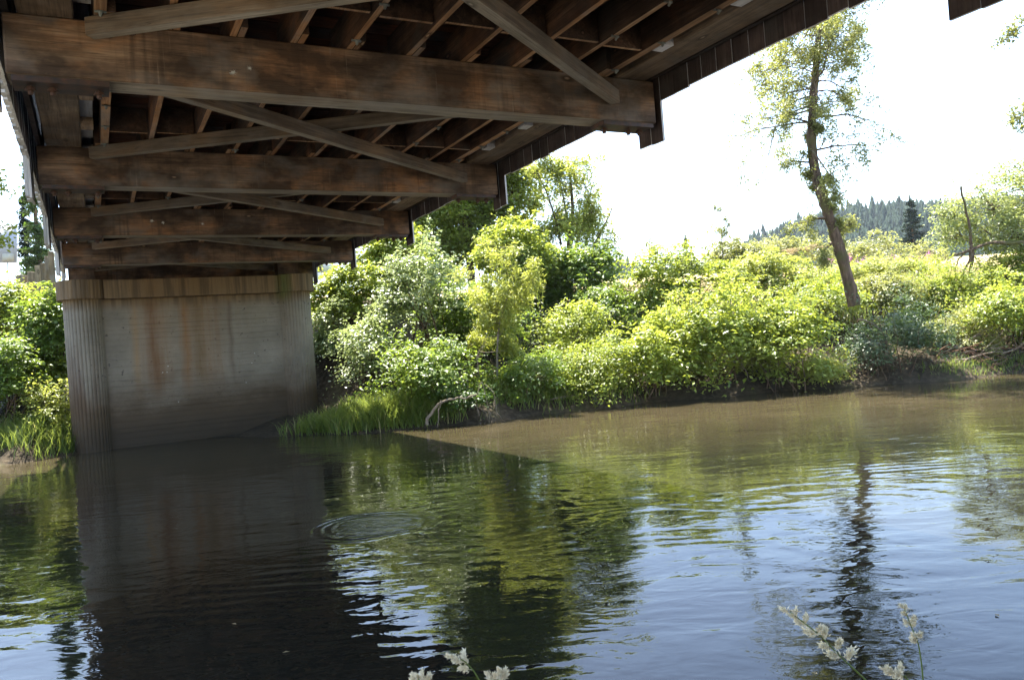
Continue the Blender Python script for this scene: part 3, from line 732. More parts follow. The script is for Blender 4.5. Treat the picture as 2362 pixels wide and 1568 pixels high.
GB = 'bushes growing along the far bank'
S1 = dict(shape=.38, clump=.36)
B = [
 # left of the pier
 (30, 745, 115, 105, 26, 'bright', 'bright green bush below the road sign at the left edge', dict(size=.13, depth=.7)),
 (118, 790, 62, 120, 25, 'green', 'leafy bush hugging the left side of the pier column', dict(size=.12, depth=.8)),
 (20, 890, 90, 110, 23.5, 'green', 'dark leafy shrub low on the bank at the left edge', dict(size=.11)),
 (118, 955, 50, 75, 23.2, 'yellow', 'pale yellowish bramble by the water left of the pier', dict(size=.09)),
 (-60, 950, 70, 110, 23.0, 'green', 'waterside shrub cut by the left picture edge', dict(size=.11)),
 (60, 860, 80, 70, 24.6, 'bright', 'middle bramble bush between the sign bush and the waterline grass', dict(size=.12)),
 (135, 880, 38, 80, 25.2, 'green', 'narrow shrub squeezed against the left pier column', dict(size=.10)),
 # right of the pier
 (800, 690, 85, 95, 29, 'bright', 'bright green vine covered bush behind the white guardrail end', dict(size=.13, depth=.8)),
 (772, 810, 55, 110, 27.6, 'silver', 'pale leaved shrub touching the right pier column', dict(size=.11, depth=.8)),
 (890, 610, 90, 100, 31, 'bright', 'green shrub just under the end of the fourth floor beam', dict(size=.14, depth=.8)),
 (975, 680, 95, 130, 26.5, 'silver', 'tall silvery leaved shrub right of the pier, brightest on its top', dict(size=.12, shoots=16, depth=.8, aspect=.6, **S1)),
 (860, 830, 85, 100, 25.6, 'silver', 'silvery shrub low down between the pier and the fallen branch', dict(size=.11, **S1)),
 (975, 860, 110, 100, 24.0, 'green', 'green shrub hanging over the water above the fallen branch', dict(size=.11, **S1)),
 (1045, 925, 80, 38, 22.9, 'dark', 'low dark shrub overhanging the waterline beside the fallen branch', dict(size=.09, shoots=2)),  # added shrub; its dark leaves stand in for shade under the bank
 (960, 650, 95, 60, 33, 'green', 'green thicket at the foot of the maple behind the silvery shrub', dict(size=.13, depth=.6)),
 (1270, 700, 80, 50, 31, 'green', 'mid green shrub right behind the slender tree', dict(size=.13, depth=.6)),
 (1085, 780, 115, 140, 27.5, 'green', 'green undergrowth behind the slender yellow-green tree', dict(size=.12, shoots=4)),
 (1200, 880, 120, 75, 24.6, 'green', 'low green shrub at the foot of the slender tree', dict(size=.10, shoots=4)),
 (1315, 640, 115, 80, 31, 'green', 'ivy-covered shrub round the stems of the open-crowned tree', dict(size=.14, shoots=6, depth=.7)),
 (1180, 620, 95, 110, 30, 'bright', 'lush green shrub between the maple and the open-crowned tree', dict(size=.14, depth=.7)),
 (1410, 710, 100, 62, 29, 'green', 'low green bush in front of the dry field gap', dict(size=.11)),
 (1320, 790, 105, 85, 27, 'bright', 'light green bramble mound left of the broad bush', dict(size=.10, depth=.8, **S1)),
 (1385, 862, 90, 84, 24.8, 'bright', 'weedy light green shrub above the grassy waterline', dict(size=.09, shape=.3)),
 (1560, 665, 135, 108, 29.5, 'bright', 'vivid green bush topping the bank left of the poplar sapling', dict(size=.13, shoots=14, depth=.7, **S1)),
 (1500, 828, 105, 112, 25.2, 'bright', 'left shoulder of the broad waterside bush, light green', dict(size=.12, **S1)),
 (1650, 796, 160, 148, 25.7, 'bright', 'broad sunlit waterside bush overhanging deep shade', dict(size=.13, shoots=16, depth=.7, shape=.35, clump=.4)),
 (1820, 806, 120, 128, 25.3, 'bright', 'rounded light green bush left of the leaning tree base', dict(size=.12, shoots=12, **S1)),
 (1905, 850, 62, 45, 25.2, 'yellow', 'low yellowish branch of bush reaching over the water', dict(size=.10, shape=.4)),
 (1760, 650, 110, 72, 31.5, 'yellow', 'yellow-green bush on the bank crest behind the broad bush', dict(size=.12, depth=.7)),
 (1700, 600, 70, 40, 36, 'olive', 'olive shrub just under the poplar sapling', dict(size=.12, depth=.7)),
 (1885, 690, 110, 55, 29, 'bright', 'low sunlit weeds and vines left of the leaning trunk', dict(size=.10, shape=.3)),
 (1880, 645, 120, 32, 33, 'yellow', 'sunny weeds on the crest just below the field edge', dict(size=.09, shape=.3)),
 (2065, 812, 110, 112, 25.3, 'blue', 'shaded bluish green bush right of the leaning trunk', dict(size=.09, shoots=12, **S1)),
 (2030, 680, 85, 60, 29, 'olive', 'small olive bush behind the shaded bush', dict(size=.10)),
 (2060, 630, 100, 36, 33, 'yellow', 'sunny weeds below the rounded willow and the conifer', dict(size=.09, shape=.3)),
 (2160, 680, 110, 75, 30, 'bright', 'sunlit tangle of brambles under the pink flowers', dict(size=.11, depth=.7, **S1)),
 (2190, 785, 85, 78, 26.8, 'olive', 'yellowish weedy mound above the brush pile', dict(size=.09, shape=.35)),
 (2300, 735, 105, 88, 26.9, 'bright', 'bright leafy shrub at the right edge above the brush pile', dict(size=.12, **S1)),
 (2330, 640, 95, 62, 31, 'bright', 'green shrub below the arching bare branch', dict(size=.12)),
 (2400, 800, 75, 65, 26.8, 'green', 'dark leafed shrub cut by the right picture edge', dict(size=.12)),
 (2470, 690, 90, 110, 28, 'green', 'tall shrub just outside the right edge of the view', dict(size=.12)),
]
for px, py, rx, ry, d, mat, lab, kw in B:
    bush('bush', px, py, rx, ry, d, mat, lab, 'bush', GB, dens=1.35, **kw)
# mid-distance hedge of willows over the field
for q, (px, py, rx, ry, lab) in enumerate([(1775, 580, 55, 40, 'leftmost grey-green willow beyond the field'), (1850, 585, 60, 44, 'grey-green willow beyond the field, left of the leaning trunk'),
        (1955, 588, 60, 42, 'grey-green willow beyond the field behind the leaning trunk'), (2030, 580, 65, 40, 'rounded grey-green willow beyond the field left of the conifer'),
        (2140, 590, 50, 40, 'small willow at the foot of the dark conifer'), (1690, 590, 50, 28, 'low grey-green willow far beyond the broad bush')]):
    bush('willow', px, py, rx, ry, 75, 'olive', lab, 'willow', 'willows beyond the field', size=.24, clump=.8, dens=1.0, shoots=0, twigs=False, depth=.8, shape=.3)

def crown_tree(name, px_trunk, d, radii, mat, label, tips_spec, size, per=10, seed=1, aspect=.4, bark_='bark', gravity=-.3, wob=.5,
               kids=4, depthlv=2, group=None, blossom=None, spread=.10, droop=.5, stems=()):
    rng = np.random.default_rng(seed); T = resample(path_px(px_trunk, d), 22)
    e = empty(name, (T[0][0], T[0][1], T[0][2]), label, 'tree', group)
    g = Geo(); rad = np.interp(np.linspace(0, 1, 22), np.linspace(0, 1, len(radii)), radii)*(1 + .08*np.sin(np.arange(22)*2.1))
    TV, TF = tube(resample(T, 60), np.interp(np.linspace(0, 21, 60), np.arange(22), rad), 12); TC = np.repeat(resample(T, 60), 12, 0)
    TV = TC + (TV - TC)*(1 + rng.normal(size=(len(TV), 1))*.09)
    g.add(TV, TF); g.build('trunk', M[bark_], e, smooth=True)
    gb = Geo(); tips = []
    for (t0, t1, n, ln, side, zup, bias) in tips_spec:
        for _ in range(n):
            t = rng.uniform(t0, t1); i_ = t*21; p = np.array([np.interp(i_, np.arange(22), T[:, c_]) for c_ in range(3)])
            a = rng.uniform(0, 6.283); v = RGT*(math.cos(a) + side) + FWD*math.sin(a)*.8 + np.array([0, 0, zup])
            branched(rng, gb, p, v, ln*rng.uniform(.6, 1.2), max(.012, np.interp(t, [0, 1], [radii[0], radii[-1]])*.32), depthlv, tips, gravity, wob, kids)
    for pts, r0, nb in stems:
        P = resample(path_px(pts, d), 14); gb.add(*tube(P, np.linspace(r0, r0*.25, 14), 6)); tips.append(P[11:])
        for _ in range(nb):
            i_ = rng.integers(5, 14); branched(rng, gb, P[i_-1], (P[i_-1] - P[i_-3]) + RGT*rng.normal()*.5 + FWD*rng.normal()*.5, rng.uniform(.6, 1.3), .02, 1, tips, gravity, wob, kids)
    gb.build('branches', M[bark_], e, kind='stuff')
    C_ = np.concatenate(tips); idx = np.repeat(np.arange(len(C_)), per)
    P = C_[idx] + rng.normal(size=(len(idx), 3))*spread; Nn = rng.normal(size=(len(idx), 3))*.7 + [0, 0, 1.1]
    leaves(rng, 'foliage', P, Nn, size, L[mat], e, aspect, droop=droop)
    if blossom:
        q = C_[rng.random(len(C_)) < blossom[1]]; k = 12
        P = np.repeat(q, k, 0) + rng.normal(size=(len(q)*k, 3))*.06
        leaves(rng, 'blossom', P, rng.normal(size=P.shape) + [0, 0, 1.], .05, L[blossom[0]], e, .9)
    return e

# the tall leaning tree
crown_tree('leaning_tree', [(1972, 705), (1950, 620), (1928, 545), (1905, 480), (1884, 420), (1872, 370), (1869, 320), (1873, 250), (1880, 190), (1886, 120), (1890, 40), (1896, -60), (1900, -130)],
           26.5, [.20, .19, .17, .175, .15, .13, .11, .085, .06, .03], 'olive', 'tall leaning tree with a mossy trunk and sparse crown, standing alone against the sky',
           [(.50, .98, 18, 3.0, -.8, .25, 0), (.42, .98, 16, 2.4, .2, .0, 0), (.50, .74, 6, 2.3, -1.1, .05, 0), (.18, .5, 7, 1.0, 0, -.1, 0), (.6, .98, 10, 2.5, 1.0, .35, 0), (.15, .62, 6, .42, 0, .2, 0)],
           .12, per=6, seed=21, aspect=.36, gravity=-.35, wob=.42, kids=4, spread=.085)
# the big maple behind the bridge end, taller than the view allows
def blob_tree(name, px, d, top_py, blobs, mat, label, size, seed, trunk=((0, 700), (0, 500)), tr=.2, dens=1., clump=.45, blossom=None):
    rng = np.random.default_rng(seed); T = resample(path_px(trunk, d), 10)
    e = empty(name, T[0], label, 'tree'); g = Geo(); g.add(*tube(T, np.linspace(tr, tr*.4, 10), 9)); g.build('trunk', M['bark'], e, smooth=True)
    gb = Geo(); AP = []; AN = []; AT = []
    for (bx, by, brx, bry) in blobs:
        c = at(bx, by, d + rng.uniform(-.8, .8)); k = d/FPX; RX, RZ = brx*k, bry*k; RY = RX*.8
        j0 = T[rng.integers(4, 10)]; t = np.linspace(0, 1, 7)[:, None]
        gb.add(*tube(j0 + (c - j0)*t + rng.normal(size=(7, 3))*.08, np.linspace(tr*.35, .02, 7), 5))
        nc = int(2*np.pi*(RX*RY + 2*RX*RZ)*5*dens*(.45/clump)**2); D = dirs(rng, nc, -.85); ph = rng.normal(size=(4, 4))
        rad = (1 + .3*lump(D, ph))*np.where(rng.random(nc) < .35, rng.uniform(.4, .9, nc), rng.uniform(.85, 1.08, nc))
        Cc = c + (RGT*D[:, :1]*RX + FWD*D[:, 1:2]*RY + np.array([[0, 0, 1.]])*D[:, 2:]*RZ)*rad[:, None]
        for q in range(0, nc, 6):
            gb.add(*tube(c + (Cc[q] - c)*np.linspace(0, 1, 5)[:, None] + rng.normal(size=(5, 3))*.05, np.linspace(.03, .006, 5), 3))
        idx = np.repeat(np.arange(nc), 30); off = rng.normal(size=(len(idx), 3))*[1, 1, .5]*clump*.5
        AP.append(Cc[idx] + off); AN.append(np.array([0, 0, .9]) + D[idx]*.4 + rng.normal(size=off.shape)*.42)
        AT.append(np.clip(np.repeat(rng.normal(.45, .2, nc), 30) + rng.normal(0, .18, len(idx)), 0, 1))
    gb.build('branches', M['bark'], e, kind='stuff')
    P, N_, T_ = np.concatenate(AP), np.concatenate(AN), np.concatenate(AT)
    leaves(rng, 'foliage', P, N_, size, L[mat], e, .7, tint=T_)
    if blossom:
        q = P[rng.random(len(P)) < blossom]; k = 14; Q = np.repeat(q, k, 0) + rng.normal(size=(len(q)*k, 3))*[.10, .10, .04]
        leaves(rng, 'blossom', Q, rng.normal(size=Q.shape)*.4 + [0, 0, 1.], .05, L['cream'], e, .9)
    return e
blob_tree('maple_tree', 1080, 37, 300, [(1000, 570, 90, 80), (1110, 540, 90, 90), (1190, 580, 70, 70), (1060, 430, 110, 90), (1020, 300, 90, 80), (1130, 330, 100, 100), (1075, 210, 90, 70), (975, 480, 60, 60), (1190, 450, 60, 70)],
          'bright', 'big dense green maple with cream blossom rising behind the bridge end', .18, 31, ((1090, 680), (1080, 560), (1060, 400), (1050, 260)), .2, dens=1.15, blossom=.0012)
blob_tree('shrubby_tree', 900, 38, 300, [(905, 575, 60, 50), (930, 540, 50, 40)], 'green', 'green tree mostly hidden behind the bridge siding beside the maple', .18, 37, ((900, 640), (902, 600), (905, 560)), .10, dens=1.1)
# open-crowned tree with bare stems
crown_tree('open_crowned_tree', [(1312, 690), (1310, 620), (1316, 560), (1322, 490), (1318, 430), (1310, 380)], 33, [.13, .12, .09, .06, .03], 'yellow',
           'open-crowned small tree with several bare stems and thin yellow-green leaves against the white sky',
           [(.4, .98, 14, 1.4, -.05, .7, 0)], .15, per=7, seed=5, aspect=.42, gravity=-.1, wob=.45, kids=3, spread=.16, bark_='bark',
           stems=[([(1330, 690), (1350, 620), (1372, 560), (1400, 510), (1412, 480)], .09, 5), ([(1300, 680), (1285, 610), (1268, 555), (1235, 530)], .09, 9), ([(1312, 640), (1330, 560), (1350, 480), (1370, 420)], .07, 10), ([(1308, 640), (1290, 540), (1265, 450), (1235, 390)], .07, 12), ([(1310, 600), (1308, 500), (1290, 410), (1270, 365)], .06, 11), ([(1340, 660), (1380, 590), (1415, 540)], .05, 4), ([(1340, 620), (1355, 540), (1385, 470)], .05, 7)])
# slender yellow-green tree with drooping leaves
crown_tree('slender_tree', [(1146, 968), (1147, 880), (1146, 800), (1152, 740), (1172, 680), (1185, 640)], 24.6, [.045, .04, .035, .03, .02], 'yellow',
           'slender yellow-green tree with drooping leaves and a thin bare trunk standing at the water edge',
           [(.62, 1., 12, 1.3, .5, .4, 0), (.55, .8, 6, 1.0, -.7, .25, 0), (.4, .55, 2, .4, .2, .0, 0)], .16, per=6, seed=9, aspect=.24, gravity=-.1, wob=.35, kids=3, spread=.10, bark_='barkgrey', droop=1.3)
# airy tree at the right edge
blob_tree('airy_tree', 2300, 31, 300, [(2290, 480, 90, 80), (2215, 545, 60, 42), (2380, 430, 95, 80), (2350, 540, 80, 55), (2200, 500, 45, 45), (2440, 520, 70, 60)],
          'willow', 'airy pale green willow at the right edge above the arching bare branch', .12, 38, ((2400, 660), (2390, 590), (2340, 520)), .12, dens=.62)
# slender poplar shoots above the broad bush
crown_tree('poplar_sapling', [(1668, 600), (1664, 540), (1662, 482)], 29, [.02, .015, .008], 'olive', 'thin poplar sapling sticking up above the broad bush', [(.2, 1., 12, .35, 0, .8, 0)], .08, per=6, seed=3, aspect=.5, depthlv=1, kids=2, spread=.05, group='saplings')
crown_tree('poplar_sapling', [(1495, 640), (1500, 590), (1497, 545)], 30, [.02, .015, .008], 'olive', 'sparse twiggy sapling against the sky left of the tall sapling', [(.2, 1., 9, .4, 0, .8, 0)], .07, per=3, seed=4, aspect=.5, depthlv=1, kids=2, spread=.06, group='saplings')

# branches reaching in from trees outside the frame (their trunks are built too)
def edge_tree(name, trunk, d, r, limbs, mat, label, seed, size=.09, per=7):
    rng = np.random.default_rng(seed); T = resample(path_px(trunk, d), 12); e = empty(name, T[0], label, 'tree')
    g = Geo(); g.add(*tube(T, np.linspace(r, r*.6, 12), 8)); g.build('trunk', M['bark'], e, smooth=True); gb = Geo(); tips = []
    for pts, rr0 in limbs:
        P = resample(path_px(pts, d), 10); gb.add(*tube(P, np.linspace(rr0, rr0*.3, 10), 5)); tips.append(P[6:])
        for i_ in range(3, 10):
            for _ in range(3): branched(rng, gb, P[i_], (P[i_] - P[i_-1]) + rng.normal(size=3)*.25, rng.uniform(.25, .55), .008, 1, tips, -.3, .4, 2)
    gb.build('branches', M['bark'], e, kind='stuff'); C_ = np.concatenate(tips); idx = np.repeat(np.arange(len(C_)), per)
    leaves(rng, 'foliage', C_[idx] + rng.normal(size=(len(idx), 3))*.06, rng.normal(size=(len(idx), 3)) + [0, 0, .6], size, L[mat], e, .45, droop=.6)
edge_tree('alder_tree', [(-380, 900), (-360, 500), (-350, 100)], 14, .16, [([(-360, 560), (-180, 490), (-90, 500), (-5, 530)], .03), ([(-355, 420), (-200, 390), (-110, 400), (-35, 425)], .03), ([(-350, 300), (-200, 250), (-110, 255)], .03)],
          'bright', 'leafy alder twigs reaching in at the left edge beside the sign', 51, .10, 3)
edge_tree('ash_tree', [(2750, 900), (2700, 500), (2680, -100)], 17, .2, [([(2690, 300), (2560, 250), (2460, 230), (2375, 250)], .04), ([(2690, 120), (2540, 60), (2440, 30), (2360, 60)], .04), ([(2690, 420), (2540, 330), (2390, 290)], .04)],
          'olive', 'ash twigs hanging in at the upper right edge of the view', 52, .09, 6)

# conifers
def conifer(name, px, py_base, py_top, d, wpx, mat, label, seed, leafs=5200):
    rng = np.random.default_rng(seed); b = at(px, py_base, d); t = at(px, py_top, d); h = t[2] - b[2]; w = wpx*d/FPX
    e = empty(name, b, label, 'tree'); g = Geo(); g.add(*tube([b, b + [0, 0, h*.97]], [h*.02, h*.004], 7)); g.build('trunk', M['bark'], e)
    P = []; N_ = []; gb = Geo()
    for q in range(130):
        u = rng.random()**.8*.95; z = b[2] + h*(.04 + u); ln = w*(1 - u)**.75*rng.uniform(.6, 1.15); a = rng.uniform(0, 6.283)
        v = np.array([math.cos(a), math.sin(a), -.12]); st = np.array([b[0], b[1], z])
        tt = np.linspace(0, 1, 4)[:, None]; gb.add(*tube(st + v*ln*tt, np.linspace(.03, .008, 4)*h/10, 3))
        m_ = int(leafs/130); s_ = rng.uniform(.1, 1, m_)[:, None]
        P.append(st + v*ln*s_ + rng.normal(size=(m_, 3))*[.16, .16, .06]*h/10); N_.append(rng.normal(size=(m_, 3))*.5 + [0, 0, 1])
    gb.build('branches', M['bark'], e, kind='stuff'); P = np.concatenate(P)
    leaves(rng, 'foliage', P, np.concatenate(N_), h*.028, L[mat], e, .4, droop=.4)
conifer('conifer', 2112, 625, 462, 95, 44, 'conifer', 'single dark conifer standing in front of the forested hill', 61, 11000)
conifer('conifer', 1588, 640, 540, 110, 18, 'conifer', 'small far conifer tip above the vivid green bush', 64, 2600)
conifer('conifer', 96, 690, 330, 46, 42, 'dark', 'tall ivy-draped conifer at the left behind the timber wing wall', 62, 9000)
conifer('conifer', 68, 690, 455, 48, 30, 'conifer', 'shorter dark conifer left of the ivy-draped one', 63, 5000)

# grasses
grass('grass', [(-5.4, 23.2, 1.2, .8, .8), (-4.6, 23.4, 1.0, 1., 1.2), (-3.8, 22.9, 1.1, .6, 2.4), (-2.8, 22.9, 1.0, .5, 1.2)], 1500, .6, 'tall lush grass on the bank right of the pier', 71, wid=.014)
grass('reed_grass', [(1.2, 24.6, 1.6, .6, .8), (2.4, 25.1, 1.6, .6, 1.0), (-.4, 23.9, 1.0, .5, .5)], 1000, .5, 'tall green reed grass at the waterline in the middle of the far bank', 72, wid=.014)
grass('bank_grass', [(-13.6, 22.6, 1.5, .8, 1.), (-14.5, 22., 2., .9, 1.), (-12.9, 23.2, .6, .8, .6)], 1200, .6, 'yellowish grass by the water left of the pier', 73)
grass('weeds', [(8, 31, 4, 3, 1.), (14, 31, 5, 3, 1.), (4, 31, 4, 3, 1.), (18, 30, 3, 3, .6)], 2200, .7, 'sunlit weeds and grass covering the upper bank', 74, wid=.016, lean=.5)
grass('shore_grass', [(r_, bank_f(r_) + .45, 1.2, .35, .35) for r_ in np.arange(14, 20, 1.)], 700, .25, 'short grass fringe along the waterline by the brush pile', 75)
grass('field_grass', [(r_, f_, 6, 5, 1.) for r_ in (2, 8, 14, 20) for f_ in (38, 46)], 1500, .5, 'dry straw coloured field grass behind the bushes', 76, 'straw', wid=.03)

# pink fireweed, dried hogweed, yellow flowers
def flower_plant(name, px, py, d, h, mat, label, cat, group, seed, head=.1, umbel=False):
    rng = np.random.default_rng(seed); top = at(px, py, d); b = top - [0, 0, h]; e = empty(name, b, label, cat, group); g = Geo(); P = []
    for q in range(4):
        o_ = rng.normal(size=3)*[.16, .16, .06]; t = np.linspace(0, 1, 5)[:, None]; tp = top + o_
        g.add(*tube(b + (tp - b)*t + rng.normal(size=(5, 3))*.01, np.linspace(.014, .006, 5), 4))
        if umbel:
            for a in np.linspace(0, 6.28, 9)[:-1]:
                en = tp + np.array([math.cos(a)*.16, math.sin(a)*.16, .12]); g.add(*tube([tp, en], .005, 3)); P.append(en + rng.normal(size=(10, 3))*[.035, .035, .01])
        else: P.append(tp + rng.normal(size=(34, 3))*[.035, .035, head])
    g.build('stem', L['straw'] if umbel else M['bark'], e); P = np.concatenate(P)
    leaves(rng, 'flower_head', P, rng.normal(size=P.shape) + [0, 0, .6], .05, L[mat], e, .8)
for q, (px, py, d, lab) in enumerate([(1955, 592, 36, 'pink fireweed just right of the leaning trunk'), (1905, 604, 36, 'pink fireweed left of the leaning trunk at field edge'), (1990, 607, 35, 'pink fireweed between the leaning trunk and the conifer'),
        (2145, 588, 34, 'pink fireweed below the dark conifer'), (2172, 612, 33, 'pink fireweed highest on the bramble tangle'), (2060, 600, 35, 'pink fireweed below the rounded willow'), (2110, 603, 34, 'pink fireweed beside the dead stalks')]):
    flower_plant('fireweed', px, py, d, .7, 'pink', lab, 'wildflower', 'pink fireweed on the bank top', 80 + q)
for q, (px, py, lab) in enumerate([(1848, 580, 'dried hogweed with pale umbels left of the leaning trunk'), (1868, 577, 'dried hogweed nearest the leaning trunk'), (1829, 588, 'small dried hogweed at the field edge')]):
    flower_plant('hogweed', px, py, 34, .8, 'straw', lab, 'dried plant', 'dried hogweed at the field edge', 90 + q, umbel=True)
flower_plant('ragwort', 2215, 800, 27.0, .5, 'flower', 'yellow ragwort above the brush pile', 'wildflower', None, 95, .05)
flower_plant('tansy', 2205, 850, 26.0, .4, 'flower', 'yellow tansy low beside the brush pile', 'wildflower', None, 96, .04)

# dead wood
def deadwood(name, label, cat, paths, d, mat='deadwood', seed=1, twig=0):
    rng = np.random.default_rng(seed); g = Geo(); first = None
    for pts, r0, r1 in paths:
        P = resample(path_px(pts, d), 12); P += rng.normal(size=P.shape)*r0*.4; first = P[0] if first is None else first
        g.add(*tube(P, np.linspace(r0, r1, 12), 6))
        for _ in range(twig):
            i_ = rng.integers(4, 12); Q, r_ = limb(rng, P[i_-1], (P[i_-1] - P[i_-3]) + rng.normal(size=3)*.1, rng.uniform(.3, .7), r1*1.2 + .003, -.5, .5, 6); g.add(*tube(Q, r_, 3))
    return tag(g.build(name, M[mat], loc=first, smooth=True), label, cat)
deadwood('fallen_branch', 'bleached crooked branch dipping into the water below the shrubs', 'branch', [([(984, 979), (1000, 945), (1018, 922), (1050, 922), (1100, 911)], .05, .02), ([(1018, 922), (1012, 950), (1010, 985)], .02, .008)], 21.9, seed=2)
deadwood('hanging_twigs', 'thin grey roots and twigs hanging to the water under the slender tree', 'twigs', [([(1110, 880), (1096, 920), (1105, 960)], .012, .006), ([(1112, 880), (1124, 930), (1130, 965)], .012, .006), ([(1118, 885), (1140, 905), (1146, 960)], .012, .005), ([(1105, 860), (1098, 820), (1112, 800)], .014, .006)], 22.2, seed=3, twig=4)
deadwood('arching_branch', 'bare brown branch arching in from the right edge below the airy tree', 'branch', [([(2500, 590), (2420, 567), (2362, 562), (2290, 556), (2250, 562), (2222, 582), (2195, 592)], .10, .05), ([(2240, 566), (2236, 600), (2215, 645)], .05, .04), ([(2222, 583), (2205, 610), (2203, 640)], .035, .02)], 29.5, 'bark', seed=4)
deadwood('snag_pole', 'thin dead pole standing up out of the airy tree', 'dead trunk', [([(2238, 640), (2246, 570), (2232, 500), (2215, 430)], .07, .04)], 30, 'bark', seed=5)
deadwood('dead_stalks', 'bundle of dead pale stalks leaning below the dark conifer', 'dead stalks', [([(2100 + q*6, 600), (2115 + q*7, 585 - q*2), (2130 + q*9, 578 + q*3)], .02, .01) for q in range(6)], 34, 'deadwood', seed=6)
deadwood('bleached_snag', 'bleached hooked snag poking out of the broad bush', 'branch', [([(1690, 790), (1695, 820), (1712, 842), (1725, 860)], .028, .012), ([(1700, 826), (1722, 828), (1740, 824)], .012, .006)], 25.0, seed=7, twig=4)
deadwood('drooping_snag', 'pale drooping branch in front of the shaded bush', 'branch', [([(1980, 735), (2015, 745), (2040, 770), (2050, 800), (2040, 822)], .022, .010), ([(1940, 900), (1958, 885), (1975, 875)], .02, .01)], 25.0, seed=8, twig=2)
deadwood('bare_roots', 'tangle of bare dark roots hanging at the foot of the leaning tree', 'roots', [([(1990 + q*9, 800), (1992 + q*11, 850), (1985 + q*14, 885)], .016, .008) for q in range(7)], 25.2, 'bark', seed=9, twig=3)
rng = np.random.default_rng(33); pile = empty('brush_pile', at(2290, 850, 25.6), 'pile of reddish dead branches and roots along the water at the right edge', 'brush pile')
for q in range(150):
    x0 = rng.uniform(2150, 2440); y0 = rng.uniform(805, 868) - (x0 - 2150)*.02; d = rng.uniform(25.2, 26.2)
    ln = rng.uniform(18, 70); a = rng.normal(.12, .4)
    P = resample(path_px([(x0, y0), (x0 + ln*.5, y0 - a*ln*.5 + rng.normal()*4), (x0 + ln, y0 - a*ln)], [d, d + rng.normal()*.2, d + rng.normal()*.3]), 6)
    g = Geo(); rr0 = rng.uniform(.008, .035); g.add(*tube(P, np.linspace(rr0, rr0*.4, 6), 4)); g.build('dead_branch', M['reddead' if q % 3 else 'deadwood'], pile)
deadwood('dry_twigs', 'long bleached twigs fanning up behind the brush pile', 'twigs', [([(2170 + q*8, 815 - q*3), (2230 + q*10, 785 - q*6), (2300 + q*6, 770 - q*11)], .010, .004) for q in range(6)], 26.0, seed=12, twig=4)
deadwood('stick', 'grey sticks lying on the grass at the waterline', 'stick', [([(1240, 925), (1290, 918), (1350, 905)], .012, .006), ([(1260, 922), (1310, 912), (1345, 914)], .010, .005)], 24.2, seed=13)

rng = np.random.default_rng(44)
for q, (px, py, w_) in enumerate([(945, 1012, 'nearest the pier grass'), (1128, 1022, 'just beside the edge of the bridge shadow'), (1412, 1327, 'in the middle of the sky reflection'), (660, 1505, 'alone in the dark water at the bottom'), (1290, 1235, 'inside the green reflection'), (540, 1440, 'in the darkest water left of centre'), (2300, 1420, 'far right in the pale water')]):
    p = at(px, py, 1.) - CAM; p = CAM + p*(-CAM[2]/p[2]); p[2] = .006; a = rng.uniform(0, 6.28); l_ = .028
    u_ = np.array([math.cos(a), math.sin(a), 0])*l_; v_ = np.array([-math.sin(a), math.cos(a), 0])*l_*.5
    o = mesh_np('floating_leaf', [p - u_, p + v_ + [0, 0, .006], p + u_, p - v_ + [0, 0, .006]], [[0, 3, 1], [3, 2, 1]], L['straw'], loc=p, tint=[.2, .2])
    tag(o, 'small tan leaf floating ' + w_, 'leaf', 'leaves floating on the river')

# ================================================================== ROADSIDE THINGS
wing = empty('timber_wing_wall', at(95, 660, 29), 'weathered wooden plank wing wall stepping up to the left end of the bridge', 'retaining wall')
for q, (x0, x1, yt) in enumerate([(56, 66, 634), (68, 81, 625), (81, 96, 626), (86, 99, 611), (99, 110, 606), (110, 120, 590), (119, 131, 578), (40, 55, 632)]):
    a = at(x0, 700, 29 - q*.05); b_ = at(x1, yt, 29 - q*.05); w_ = (x1 - x0)*29/FPX
    o = box('plank', (a[0], a[1], a[2]), (a[0] + w_, a[1] + .09, b_[2]), M['postwood'], wing, bev=.008)
gr = empty('guardrail', at(757, 640, 30), 'white guardrail end on a wooden post right of the pier top', 'guardrail')
c = at(757, 620, 30)
th = np.linspace(-1.2, 1.2, 9); V = []
for zz in (-.26, .26):
    for rad in (.30, .27): V.append(np.stack([c[0] + np.sin(th)*rad*.95, c[1] - np.cos(th)*rad*.5, np.full(9, c[2] + zz) + .02*np.sin(th*3)], 1))
V = np.concatenate(V); q = np.arange(8)
F = np.concatenate([np.stack([q, q+1, 18+q+1, 18+q], 1), np.stack([9+q+1, 9+q, 27+q, 27+q+1], 1), np.stack([q+1, q, 9+q, 9+q+1], 1), np.stack([18+q, 18+q+1, 27+q+1, 27+q], 1)])
mesh_np('end_cap', V, F, M['white'], gr)
box('post', (c[0] - .09, c[1], c[2] - .75), (c[0] + .09, c[1] + .18, c[2] + .1), M['postwood'], gr)
box('rail', (c[0] - 1.0, c[1] - .02, c[2] - .12), (c[0] - .25, c[1] + .05, c[2] + .12), M['postwood'], gr)
box('rail', (c[0] + .1, c[1] + .10, c[2] - .20), (c[0] + .16, c[1] + 7.0, c[2] + .22), M['white'], gr)
sg = empty('road_sign', at(20, 668, 44), 'road sign seen from behind with a small plate below it at the left edge', 'sign')
def at_box(name, x0, y0, x1, y1, d, th_, mat, parent):
    P = [at(x0, y0, d), at(x1, y0, d), at(x1, y1, d), at(x0, y1, d)]; B_ = [p + FWD*th_ for p in P]
    return mesh_np(name, P + B_, [[3, 2, 1, 0], [4, 5, 6, 7], [0, 1, 5, 4], [1, 2, 6, 5], [2, 3, 7, 6], [3, 0, 4, 7]], mat, parent)
